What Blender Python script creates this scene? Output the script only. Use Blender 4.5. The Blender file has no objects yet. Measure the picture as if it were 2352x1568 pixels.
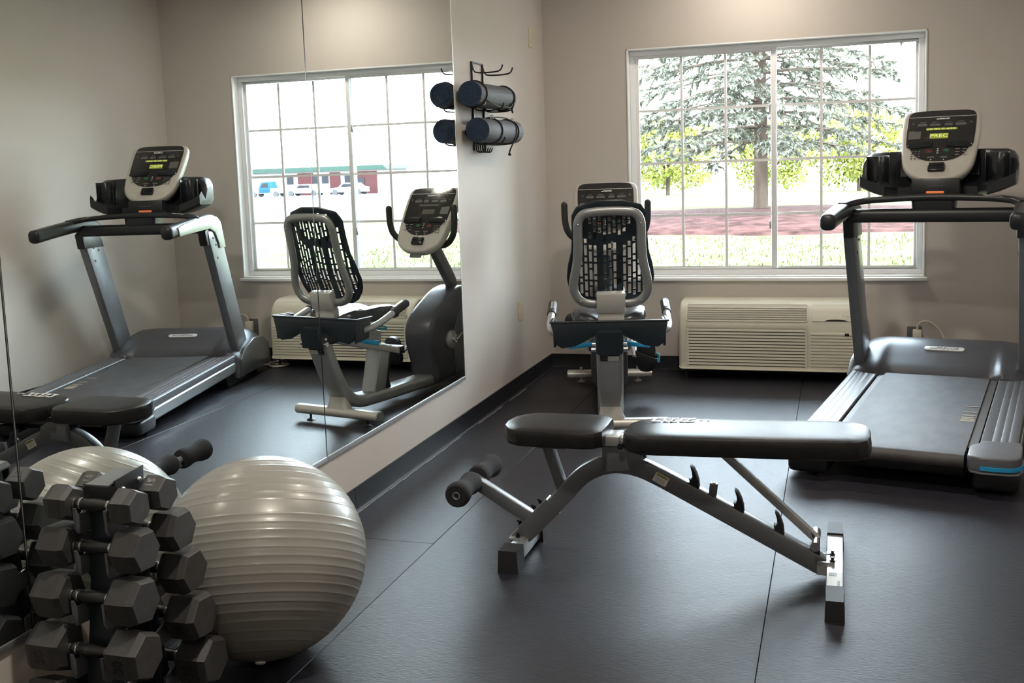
import bpy, bmesh, math, random
from mathutils import Vector, Matrix
R = math.radians
sc = bpy.context.scene
C = sc.collection
random.seed(7)

# ------------------------------------------------------------------ materials
def mat(name, col, rough=0.5, metal=0.0, spec=0.5, var=0.0, scale=20.0, bump=0.0, bscale=200.0, coat=0.0, emit=None, estr=0.0, trans=0.0, stretch=None):
    m = bpy.data.materials.new(name); m.use_nodes = True
    nt = m.node_tree; b = nt.nodes['Principled BSDF']
    b.inputs['Roughness'].default_value = rough
    b.inputs['Metallic'].default_value = metal
    b.inputs['Specular IOR Level'].default_value = spec
    b.inputs['Coat Weight'].default_value = coat
    b.inputs['Coat Roughness'].default_value = 0.12
    tc = nt.nodes.new('ShaderNodeTexCoord')
    mp = nt.nodes.new('ShaderNodeMapping'); nt.links.new(tc.outputs['Object'], mp.inputs['Vector'])
    if stretch: mp.inputs['Scale'].default_value = stretch
    n = nt.nodes.new('ShaderNodeTexNoise'); n.inputs['Scale'].default_value = scale; n.inputs['Detail'].default_value = 4
    nt.links.new(mp.outputs['Vector'], n.inputs['Vector'])
    r = nt.nodes.new('ShaderNodeValToRGB')
    a = [c*(1-var) for c in col]; z = [min(1, c*(1+var)) for c in col]
    r.color_ramp.elements[0].position = 0.3; r.color_ramp.elements[1].position = 0.7
    r.color_ramp.elements[0].color = (*a, 1); r.color_ramp.elements[1].color = (*z, 1)
    nt.links.new(n.outputs['Fac'], r.inputs['Fac']); nt.links.new(r.outputs['Color'], b.inputs['Base Color'])
    if bump:
        n2 = nt.nodes.new('ShaderNodeTexNoise'); n2.inputs['Scale'].default_value = bscale; n2.inputs['Detail'].default_value = 3
        nt.links.new(mp.outputs['Vector'], n2.inputs['Vector'])
        bp = nt.nodes.new('ShaderNodeBump'); bp.inputs['Strength'].default_value = bump; bp.inputs['Distance'].default_value = 0.002
        nt.links.new(n2.outputs['Fac'], bp.inputs['Height']); nt.links.new(bp.outputs['Normal'], b.inputs['Normal'])
    if emit:
        b.inputs['Emission Color'].default_value = (*emit, 1); b.inputs['Emission Strength'].default_value = estr
    return m

M = {}
M['wall'] = mat('wall_paint', (0.60, 0.553, 0.505), 0.75, var=0.015, scale=3, bump=0.12, bscale=350)
M['ceil'] = mat('ceiling_paint', (0.74, 0.72, 0.69), 0.9, var=0.01)
M['floor'] = mat('rubber_floor', (0.0235, 0.0232, 0.0305), 0.41, spec=0.27, var=0.38, scale=55, bump=0.75, bscale=110, stretch=(0.30, 2.2, 1))
M['seam'] = mat('floor_gap', (0.006, 0.006, 0.007), 0.9)
M['base'] = mat('black_vinyl_base', (0.012, 0.013, 0.017), 0.38, var=0.2, bump=0.05)
M['caulk'] = mat('grey_caulk', (0.30, 0.30, 0.31), 0.5, var=0.3, scale=60)
M['white'] = mat('white_vinyl', (0.88, 0.89, 0.90), 0.35, var=0.01)
M['sill'] = mat('white_sill', (0.90, 0.90, 0.89), 0.4, var=0.01)
M['latch'] = mat('latch_grey', (0.55, 0.55, 0.55), 0.35, metal=0.4)
M['chrome'] = mat('polished_steel', (0.80, 0.81, 0.82), 0.16, metal=1.0, var=0.02)
M['satin'] = mat('satin_aluminium', (0.85, 0.86, 0.87), 0.38, metal=0.9, var=0.02)
M['silver'] = mat('silver_paint', (0.43, 0.44, 0.44), 0.34, metal=0.55, var=0.03, coat=0.2)
M['champ'] = mat('pale_silver_paint', (0.52, 0.51, 0.47), 0.36, metal=0.35, var=0.03, coat=0.15)
M['frameg'] = mat('backrest_grey_paint', (0.27, 0.28, 0.28), 0.36, metal=0.5, var=0.03, coat=0.2)
M['gun'] = mat('gunmetal_paint', (0.155, 0.165, 0.175), 0.36, metal=0.45, var=0.04, coat=0.2)
M['tmgun'] = mat('treadmill_grey_paint', (0.20, 0.215, 0.235), 0.33, metal=0.5, var=0.04, coat=0.25)
M['lilac'] = mat('grey_plastic', (0.105, 0.105, 0.118), 0.42, var=0.05, bump=0.05)
M['hood'] = mat('charcoal_plastic', (0.060, 0.061, 0.072), 0.36, var=0.05, bump=0.04)
M['black'] = mat('black_plastic', (0.012, 0.014, 0.017), 0.40, var=0.1, bump=0.05)
M['blackg'] = mat('gloss_black_plastic', (0.010, 0.012, 0.015), 0.22, var=0.1)
M['shell'] = mat('dark_blue_black_plastic', (0.010, 0.016, 0.022), 0.40, var=0.1)
M['rubber'] = mat('black_rubber', (0.020, 0.021, 0.023), 0.60, var=0.15, bump=0.15)
M['hex'] = mat('dumbbell_rubber', (0.044, 0.043, 0.043), 0.52, spec=0.45, var=0.15, scale=40, bump=0.2, bscale=400)
M['grip'] = mat('knurled_grip', (0.075, 0.075, 0.078), 0.24, metal=0.9, var=0.2, scale=120, bump=0.3, bscale=900)
M['foam'] = mat('black_foam', (0.013, 0.013, 0.015), 0.85, var=0.2, scale=150, bump=0.5, bscale=900)
M['belt'] = mat('tread_belt', (0.054, 0.050, 0.051), 0.58, var=0.25, scale=12, bump=0.25, bscale=500, stretch=(1.5, 0.7, 1))
M['deck'] = mat('deck_board_brown', (0.075, 0.062, 0.054), 0.5, var=0.15)
M['vinyl'] = mat('black_upholstery', (0.017, 0.0165, 0.017), 0.34, spec=0.15, var=0.15, bump=0.08, bscale=260)
M['seatv'] = mat('grey_black_upholstery', (0.045, 0.048, 0.052), 0.25, var=0.1, bump=0.08)
M['housing'] = mat('warm_grey_console_shell', (0.47, 0.445, 0.40), 0.42, var=0.02)
M['face'] = mat('console_glass', (0.022, 0.021, 0.022), 0.17, var=0.05, spec=0.6)
M['lab'] = mat('console_label_grey', (0.115, 0.11, 0.105), 0.4)
M['lite'] = mat('console_print_white', (0.75, 0.74, 0.72), 0.5)
M['dim'] = mat('console_print_grey', (0.22, 0.21, 0.20), 0.5)
M['lcd'] = mat('lcd_lit', (0.10, 0.11, 0.02), 0.4, emit=(0.34, 0.37, 0.05), estr=0.30)
M['lcdtxt'] = mat('lcd_text', (0.3, 0.33, 0.10), 0.4, emit=(0.62, 0.66, 0.20), estr=0.55)
M['lcdoff'] = mat('lcd_off', (0.085, 0.078, 0.062), 0.35)
M['red'] = mat('stop_red', (0.45, 0.10, 0.07), 0.5)
M['green'] = mat('go_green', (0.05, 0.22, 0.12), 0.5)
M['orange'] = mat('safety_orange', (0.85, 0.20, 0.06), 0.4, emit=(1, 0.25, 0.08), estr=0.12)
M['blue'] = mat('cyan_accent', (0.02, 0.33, 0.62), 0.35)
M['teal'] = mat('teal_strap', (0.05, 0.42, 0.55), 0.4)
M['badge'] = mat('badge_silver', (0.80, 0.80, 0.82), 0.3, metal=0.2)
M['badgetxt'] = mat('badge_print', (0.22, 0.22, 0.24), 0.4)
M['mark'] = mat('belt_print', (0.50, 0.44, 0.36), 0.6)
M['ptac'] = mat('almond_plastic', (0.70, 0.66, 0.54), 0.42, var=0.01)
M['ptacd'] = mat('vent_shadow_gap', (0.02, 0.02, 0.02), 0.8)
M['ivory'] = mat('ivory_plate', (0.66, 0.61, 0.44), 0.4)
M['cord'] = mat('cream_cord', (0.68, 0.63, 0.53), 0.45)
M['ball'] = mat('pearl_grey_vinyl', (0.275, 0.268, 0.242), 0.38, metal=0.12, var=0.05, scale=6, bump=0.10, bscale=30, coat=0.15)
M['yoga'] = mat('yoga_mat_grey', (0.062, 0.060, 0.069), 0.7, var=0.12, scale=60, bump=0.6, bscale=240, stretch=(1, 0.05, 1))
M['yogaend'] = mat('yoga_mat_end', (0.014, 0.031, 0.062), 0.8, var=0.2, scale=50)
M['wire'] = mat('black_wire', (0.012, 0.012, 0.016), 0.35)
M['paper'] = mat('sticker_paper', (0.72, 0.70, 0.66), 0.5)
M['yellow'] = mat('sticker_yellow', (0.62, 0.60, 0.30), 0.5)
M['ink'] = mat('sticker_ink', (0.03, 0.03, 0.02), 0.6)
M['bark'] = mat('spruce_bark', (0.050, 0.037, 0.029), 0.9, var=0.35, scale=9, bump=0.9, bscale=30, stretch=(1, 1, 0.25), spec=0.02)
M['twig'] = mat('spruce_twig', (0.095, 0.074, 0.060), 0.9, var=0.3, spec=0.02)
M['needle'] = mat('spruce_needles', (0.120, 0.126, 0.100), 0.7, var=0.35, scale=2.5, spec=0.02)
M['leaf'] = mat('yellow_green_leaves', (0.13, 0.14, 0.03), 0.7, var=0.35, scale=1.5, spec=0.02)
M['lawn'] = mat('lawn_grass', (0.062, 0.070, 0.028), 0.9, var=0.35, scale=1.6, bump=0.8, bscale=30, spec=0.02)
M['mulch'] = mat('red_mulch', (0.034, 0.0165, 0.0145), 0.95, var=0.6, scale=4, bump=1.0, bscale=20, spec=0.02)
M['conc'] = mat('pale_concrete', (0.14, 0.14, 0.135), 0.9, var=0.05, scale=0.3, spec=0.02)
M['cream'] = mat('white_siding', (0.16, 0.15, 0.145), 0.7, spec=0.02)
M['redp'] = mat('red_brick_panel', (0.050, 0.020, 0.020), 0.8, var=0.2, spec=0.02)
M['roofg'] = mat('green_metal_roof', (0.026, 0.045, 0.036), 0.5, spec=0.02)
M['winb'] = mat('far_window_glass', (0.02, 0.02, 0.024), 0.6, spec=0.05)
M['tblue'] = mat('truck_blue', (0.012, 0.048, 0.085), 0.5, spec=0.05)
M['carw'] = mat('car_white', (0.80, 0.80, 0.80), 0.3)
M['lampw'] = mat('lamp_diffuser', (0.9, 0.85, 0.75), 0.5, emit=(1.0, 0.80, 0.58), estr=9.0)

def glass_mat():
    m = bpy.data.materials.new('window_glass'); m.use_nodes = True; nt = m.node_tree; nt.nodes.clear()
    o = nt.nodes.new('ShaderNodeOutputMaterial'); mix = nt.nodes.new('ShaderNodeMixShader')
    t = nt.nodes.new('ShaderNodeBsdfTransparent'); t.inputs['Color'].default_value = (0.96, 0.98, 0.97, 1)
    g = nt.nodes.new('ShaderNodeBsdfGlossy'); g.inputs['Roughness'].default_value = 0.02
    f = nt.nodes.new('ShaderNodeFresnel'); f.inputs['IOR'].default_value = 1.45
    nt.links.new(f.outputs[0], mix.inputs[0]); nt.links.new(t.outputs[0], mix.inputs[1]); nt.links.new(g.outputs[0], mix.inputs[2])
    nt.links.new(mix.outputs[0], o.inputs[0]); return m
M['glass'] = glass_mat()
def mirror_mat():
    m = bpy.data.materials.new('silvered_mirror'); m.use_nodes = True; nt = m.node_tree; nt.nodes.clear()
    o = nt.nodes.new('ShaderNodeOutputMaterial'); g = nt.nodes.new('ShaderNodeBsdfGlossy')
    g.inputs['Roughness'].default_value = 0.0; g.inputs['Color'].default_value = (0.84, 0.88, 0.87, 1)
    nt.links.new(g.outputs[0], o.inputs[0]); return m
M['mirror'] = mirror_mat()

# ------------------------------------------------------------------ mesh builder
def rr(w, h, r, n=5):
    p = []
    for cx, cy, a0 in ((w/2-r, h/2-r, 0), (-w/2+r, h/2-r, 90), (-w/2+r, -h/2+r, 180), (w/2-r, -h/2+r, 270)):
        for i in range(n+1):
            a = R(a0+90*i/n); p.append((cx+r*math.cos(a), cy+r*math.sin(a)))
    return p
def ell(a, b, n=16):
    return [(a*math.cos(2*math.pi*i/n), b*math.sin(2*math.pi*i/n)) for i in range(n)]
def cr(pts, n=8, closed=False):
    pts = [Vector(p) for p in pts]; out = []; N = len(pts)
    rng = N if closed else N-1
    for i in range(rng):
        if closed: p0, p1, p2, p3 = pts[(i-1) % N], pts[i], pts[(i+1) % N], pts[(i+2) % N]
        else: p0, p1, p2, p3 = pts[max(i-1, 0)], pts[i], pts[i+1], pts[min(i+2, N-1)]
        for k in range(n):
            t = k/n
            out.append(0.5*((2*p1)+(p2-p0)*t+(2*p0-5*p1+4*p2-p3)*t*t+(3*p1-p0-3*p2+p3)*t**3))
    if not closed: out.append(pts[-1])
    return out
class B:
    def __init__(s): s.v = []; s.f = []; s.mi = []; s.cur = 0
    def add(s, vs, fs, T=None):
        o = len(s.v)
        s.v += [tuple((T @ Vector(p)) if T else p) for p in vs]
        s.f += [tuple(i+o for i in f) for f in fs]; s.mi += [s.cur]*len(fs); return s
    def bm(s, bm, T=None):
        bm.verts.index_update()
        s.add([v.co[:] for v in bm.verts], [[v.index for v in f.verts] for f in bm.faces], T); bm.free(); return s
    def box(s, c, d, rot=(0, 0, 0), bev=0.0, seg=2, T=None):
        bm = bmesh.new(); bmesh.ops.create_cube(bm, size=1)
        bmesh.ops.scale(bm, vec=d, verts=bm.verts)
        if bev: bmesh.ops.bevel(bm, geom=bm.edges[:], offset=min(bev, min(d)*0.49), segments=seg, profile=0.5, affect='EDGES')
        m = Matrix.Translation(c) @ Matrix.Rotation(rot[2], 4, 'Z') @ Matrix.Rotation(rot[1], 4, 'Y') @ Matrix.Rotation(rot[0], 4, 'X')
        return s.bm(bm, (T @ m) if T else m)
    def prism(s, poly, ax, a, b, bev=0.0, seg=2, T=None):
        mk = {'x': lambda u, v, t: (t, u, v), 'y': lambda u, v, t: (u, t, v), 'z': lambda u, v, t: (u, v, t)}[ax]
        bm = bmesh.new(); n = len(poly)
        lo = [bm.verts.new(mk(p[0], p[1], a)) for p in poly]; hi = [bm.verts.new(mk(p[0], p[1], b)) for p in poly]
        caps = [bm.faces.new(lo), bm.faces.new(hi)]
        for i in range(n): bm.faces.new((lo[i], lo[(i+1) % n], hi[(i+1) % n], hi[i]))
        bmesh.ops.recalc_face_normals(bm, faces=bm.faces)
        if bev:
            ed = list({e for f in caps for e in f.edges})
            bmesh.ops.bevel(bm, geom=ed, offset=bev, segments=seg, profile=0.5, affect='EDGES')
        bmesh.ops.triangulate(bm, faces=[f for f in bm.faces if len(f.verts) > 4])
        return s.bm(bm, T)
    def tube(s, pts, r=0.01, n=10, closed=False, sec=None, up=None, cap=True, scl=None, T=None):
        pts = [Vector(p) for p in pts]; N = len(pts); sec = sec or ell(r, r, n); k = len(sec)
        tan = []
        for i in range(N):
            if closed: t = pts[(i+1) % N]-pts[(i-1) % N]
            else: t = pts[min(i+1, N-1)]-pts[max(i-1, 0)]
            tan.append(t.normalized())
        u = Vector(up) if up else (Vector((0, 0, 1)) if abs(tan[0].z) < 0.9 else Vector((0, 1, 0)))
        vs = []
        for i in range(N):
            t = tan[i]; a = u-t*u.dot(t)
            if a.length < 1e-5: a = Vector((1, 0, 0))-t*t.x
            a.normalize(); b = t.cross(a)
            if not up: u = a
            q = scl[i] if scl else 1.0
            for x, y in sec: vs.append(pts[i]+b*(x*q)+a*(y*q))
        fs = []
        for i in range(N if closed else N-1):
            j = (i+1) % N
            for m in range(k):
                m2 = (m+1) % k; fs.append((i*k+m, i*k+m2, j*k+m2, j*k+m))
        if cap and not closed: fs.append(tuple(range(k))[::-1]); fs.append(tuple((N-1)*k+i for i in range(k)))
        return s.add(vs, fs, T)
    def lathe(s, prof, n=24, T=None, caps=True):
        vs = []; k = len(prof)
        for i in range(n):
            a = 2*math.pi*i/n
            for r, h in prof: vs.append((r*math.cos(a), r*math.sin(a), h))
        fs = []
        for i in range(n):
            j = (i+1) % n
            for m in range(k-1): fs.append((i*k+m, j*k+m, j*k+m+1, i*k+m+1))
        if caps:
            if prof[0][0] > 1e-6: fs.append(tuple(i*k for i in range(n))[::-1])
            if prof[-1][0] > 1e-6: fs.append(tuple(i*k+k-1 for i in range(n)))
        return s.add(vs, fs, T)
    def loft(s, rings, cap=True, T=None, closed=True):
        k = len(rings[0]); vs = [p for r in rings for p in r]; fs = []
        for i in range(len(rings)-1):
            for m in range(k if closed else k-1):
                m2 = (m+1) % k; fs.append((i*k+m, i*k+m2, (i+1)*k+m2, (i+1)*k+m))
        if cap and closed:
            fs.append(tuple(range(k))[::-1]); fs.append(tuple((len(rings)-1)*k+i for i in range(k)))
        return s.add(vs, fs, T)
    def ball(s, c, r, nu=16, nv=10, T=None):
        if not isinstance(r, (tuple, list)): r = (r, r, r)
        bm = bmesh.new(); bmesh.ops.create_uvsphere(bm, u_segments=nu, v_segments=nv, radius=1)
        m = Matrix.Translation(c) @ Matrix.Diagonal((*r, 1))
        return s.bm(bm, (T @ m) if T else m)
def obj(name, b, m, parent=None, ang=38, smooth=True):
    me = bpy.data.meshes.new(name)
    me.from_pydata([tuple(p) for p in b.v], [], b.f); me.validate(verbose=False)
    bm = bmesh.new(); bm.from_mesh(me); bmesh.ops.remove_doubles(bm, verts=bm.verts, dist=1e-6)
    bmesh.ops.recalc_face_normals(bm, faces=bm.faces); 
    bm.to_mesh(me); bm.free()
    for x in (m if isinstance(m, (list, tuple)) else [m]): me.materials.append(x)
    if isinstance(m, (list, tuple)) and len(b.mi) == len(me.polygons): me.polygons.foreach_set('material_index', b.mi)
    if smooth:
        me.shade_smooth(); me.set_sharp_from_angle(angle=R(ang))
    o = bpy.data.objects.new(name, me); C.objects.link(o)
    if parent: o.parent = parent
    return o
def tag(o, label, cat, group=None, kind=None):
    o['label'] = label; o['category'] = cat
    if group: o['group'] = group
    if kind: o['kind'] = kind
    return o
def thing(name, label, cat, loc=(0, 0, 0), rz=0.0, group=None):
    o = bpy.data.objects.new(name, None); C.objects.link(o); o.location = loc; o.rotation_euler = (0, 0, rz)
    o.empty_display_size = 0.1
    return tag(o, label, cat, group)
def struct(name, b, m, parent=None, **k):
    o = obj(name, b, m, parent, **k)
    if not parent: o['kind'] = 'structure'
    return o
def text(name, body, size, m, parent, T, ext=0.0006, shear=0.0, bold=0.0, width=None):
    cu = bpy.data.curves.new(name, 'FONT'); cu.body = body; cu.size = size; cu.extrude = ext; cu.shear = shear; cu.offset = bold
    cu.align_x = 'CENTER'; cu.align_y = 'CENTER'; cu.resolution_u = 3
    t = bpy.data.objects.new(name+'_src', cu); C.objects.link(t)
    dg = bpy.context.evaluated_depsgraph_get(); dg.update()
    me = bpy.data.meshes.new_from_object(t.evaluated_get(dg))
    bpy.data.objects.remove(t); bpy.data.curves.remove(cu)
    if width:
        xs = [v.co.x for v in me.vertices]; k = width/(max(xs)-min(xs))
        for v in me.vertices: v.co.x *= k
    me.transform(T); me.materials.clear(); me.materials.append(m); me.name = name
    o = bpy.data.objects.new(name, me); C.objects.link(o); o.parent = parent; return o
def basis(o, x, y, z):
    return Matrix(((x[0], y[0], z[0], o[0]), (x[1], y[1], z[1], o[1]), (x[2], y[2], z[2], o[2]), (0, 0, 0, 1)))

# ------------------------------------------------------------------ room
W, H, YF = 2.981, 2.75, -9.0
WX1, WX2, WZ1, WZ2 = 0.5636, 2.3926, 0.628, 2.1178
b = B()
strips = [(-0.02, 0.4530, -3.3790, 0.0), (-0.02, 0.4530, YF, -3.3805), (0.4545, 1.6748, YF, 0.0), (1.6763, 2.8960, YF, 0.0), (2.8975, W+.02, YF, 0.0)]
for x0, x1, y0, y1 in strips: b.box(((x0+x1)/2, (y0+y1)/2, -0.004), (x1-x0, y1-y0, 0.008), bev=0.0012, seg=1)
fl = struct('floor', b, M['floor'])
struct('floor_slab', B().box((W/2, YF/2, -0.06), (W+.4, -YF+.4, 0.10)), M['seam'])
struct('ceiling', B().box((W/2, YF/2, H+.05), (W+.4, -YF+.4, 0.1)), M['ceil'])
struct('wall_left', B().box((-0.075, YF/2, H/2), (0.15, -YF+.3, H)), M['wall'])
struct('wall_right', B().box((W+0.075, YF/2, H/2), (0.15, -YF+.3, H)), M['wall'])
struct('wall_front', B().box((W/2, YF-.075, H/2), (W, 0.15, H)), M['wall'])
b = B(); T_ = 0.20
b.box(((WX1)/2-.1, T_/2, H/2), (WX1+.2, T_, H)); b.box(((WX2+W)/2+.1, T_/2, H/2), (W-WX2+.2, T_, H))
b.box(((WX1+WX2)/2, T_/2, WZ1/2-.012), (WX2-WX1, T_, WZ1-.024)); b.box(((WX1+WX2)/2, T_/2, (WZ2+H)/2), (WX2-WX1, T_, H-WZ2))
struct('wall_back', b, M['wall'])
BZ = 0.0992
def cove(name, p0, p1, nrm):
    prof = [(0.0, BZ), (0.004, BZ-.002), (0.0045, 0.02), (0.008, 0.008), (0.016, 0.003), (0.016, 0.0005), (0, 0.0005)]
    p0, p1, nrm = Vector(p0), Vector(p1), Vector(nrm)
    bb = B(); bb.loft([[p+nrm*d+Vector((0, 0, z)) for d, z in prof] for p in (p0, p1)])
    return struct(name, bb, M['base'])
cove('baseboard_left', (0, -3.10, 0), (0, -.004, 0), (1, 0, 0)); cove('baseboard_near', (0, YF, 0), (0, -3.102, 0), (1, 0, 0))
cove('baseboard_back', (0, 0, 0), (W, 0, 0), (0, -1, 0)); cove('baseboard_right', (W, YF, 0), (W, 0, 0), (-1, 0, 0))
# worn light edge where the left baseboard meets the rubber
b = B()
for i in range(60):
    y = -4.9+i*0.07; 
    if random.random() < .2 and y > -2.2: continue
    b.box((0.019+random.uniform(-.002, .003), y+.035, 0.0012), (0.006+random.uniform(-.002, .003)*(1 if y > -3 else .5), 0.0705, 0.0016))
struct('trim_1', b, M['caulk'])

# window: vinyl slider with grilles
win = B()
b = B(); FY, FD = 0.075, 0.05
def ringbox(bb, x0, x1, z0, z1, w, y, d, bev=0.003):
    bb.box(((x0+x1)/2, y, z1-w/2), (x1-x0, d, w), bev=bev); bb.box(((x0+x1)/2, y, z0+w/2), (x1-x0, d, w), bev=bev)
    bb.box((x0+w/2, y, (z0+z1)/2), (w, d, z1-z0-2*w), bev=bev); bb.box((x1-w/2, y, (z0+z1)/2), (w, d, z1-z0-2*w), bev=bev)
rev = B()  # white reveal lining
rev.box((WX1+.004, .06, (WZ1+WZ2)/2), (.008, .13, WZ2-WZ1)); rev.box((WX2-.004, .06, (WZ1+WZ2)/2), (.008, .13, WZ2-WZ1)); rev.box(((WX1+WX2)/2, .06, WZ2-.004), (WX2-WX1-.017, .13, .008))
rev.box(((WX1+WX2)/2, .06, WZ1+.004), (WX2-WX1-.017, .13, .008))
for x in (WX1+.003, WX2-.003): rev.box((x, -.003, (WZ1+WZ2)/2), (.006, .005, WZ2-WZ1))
rev.box(((WX1+WX2)/2, -.003, WZ2-.003), (WX2-WX1, .005, .006))
wroot = bpy.data.objects.new('window_1', None); C.objects.link(wroot); wroot['kind'] = 'structure'
obj('reveal', rev, M['sill'], wroot)
ringbox(b, WX1+.0085, WX2-.0085, WZ1+.0085, WZ2-.0085, .034, .095, .06)
obj('window_frame', b, M['white'], wroot)
XM = 1.488
sash = []
for x0, x1, y in ((WX1+.040, XM+.022, .082), (XM-.016, WX2-.036, .108)):
    b = B(); ringbox(b, x0, x1, WZ1+.036, WZ2-.036, .026 if y < .1 else .022, y, .022)
    if y < .1: b.box((XM+.002, y-.014, (WZ1+WZ2)/2), (.03, .010, WZ2-WZ1-.10), bev=.003)
    sash.append(obj('sash', b, M['white'], wroot))
gx = ((0.907, 1.189, .082), (1.782, 2.070, .108))
for k, (ga, gb, y) in enumerate(gx):
    x0, x1 = ((WX1+.064, XM) if k == 0 else (XM+.004, WX2-.056))
    b = B()
    for x in (ga, gb): b.box((x, y, (WZ1+WZ2)/2), (.0165, .008, WZ2-WZ1-.12))
    for z in (1.029, 1.374, 1.718): b.box(((x0+x1)/2, y+.0005, z), (x1-x0, .007, .0165))
    obj('grille', b, M['white'], sash[k])
    g = B(); g.box(((x0+x1)/2, y+.008, (WZ1+WZ2)/2), (x1-x0+.01, .003, WZ2-WZ1-.115))
    obj('pane', g, M['glass'], sash[k])
for z in (1.70, 0.96):
    b = B(); b.box((XM-.020, .066, z), (.012, .016, .055), bev=.004); b.box((XM-.022, .057, z+.008), (.009, .010, .03), bev=.003)
    obj('latch', b, M['latch'], sash[0])
b = B(); b.box(((WX1+WX2)/2, -.004, WZ1-.013), (WX2-WX1+.030, .066, .022), bev=.004)
b.box(((WX1+WX2)/2, .03, WZ1-.004), (WX2-WX1, .07, .010))
obj('window_sill', b, M['sill'], wroot)

# mirrors: three big panels in metal J-channels
MZ, MT = 0.2827, 2.52
spans = [(-3.324, -1.7535), (-4.872, -3.328), (-6.40, -4.877)]
names = ['big frameless wall mirror panel ending beside the yoga mat rack', 'middle wall mirror panel above and behind the exercise ball', 'near wall mirror panel at the left edge of the photo, cut off by the frame']
for (y0, y1), lb in zip(spans, names):
    r = thing('wall_mirror', lb, 'mirror', (0, (y0+y1)/2, MZ), 0, 'mirror panels on the left wall'); L = y1-y0
    obj('mirror_glass', B().box((.0035, 0, (MT-MZ)/2), (.005, L-.002, MT-MZ-.004)), M['mirror'], r)
    b = B(); b.box((.0045, 0, -.004), (.008, L, .005)); b.box((.0078, 0, .003), (.0022, L, .016), bev=.0007)
    if y1 > -2: b.box((.0062, L/2-.001, (MT-MZ)/2), (.0026, .004, MT-MZ))
    obj('bottom_channel', b, M['satin'], r)
    e = B(); e.box((.0035, L/2, (MT-MZ)/2), (.0056, .004, MT-MZ)); 
    obj('edge_bead', e, M['blackg'], r)

# ------------------------------------------------------------------ ceiling lamps
for i, (x, y, pw) in enumerate([(1.40, -0.55, 6), (1.45, -3.0, 17), (1.15, -4.9, 17), (1.9, -7.6, 6)]):
    t = thing('ceiling_light', ['round recessed ceiling light nearest the window', 'round recessed ceiling light above the weight bench', 'round recessed ceiling light above the dumbbell rack', 'round recessed ceiling light at the room entrance'][i], 'ceiling light', (x, y, H), 0, 'recessed ceiling lights')
    obj('trim_ring', B().lathe([(.115, 0), (.115, -.006), (.100, -.010), (.090, -.004), (.090, 0)], 28), M['sill'], t)
    obj('diffuser', B().lathe([(.0895, -.003), (.05, -.004), (.0, -.005)], 28, caps=False), M['lampw'], t)
    li = bpy.data.lights.new('lamp_glow', 'AREA'); li.shape = 'DISK'; li.size = .18; li.energy = pw; li.color = (1.0, .91, .80)
    lo = bpy.data.objects.new('lamp_glow', li); C.objects.link(lo); lo.parent = t; lo.location = (0, 0, -.012)

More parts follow.
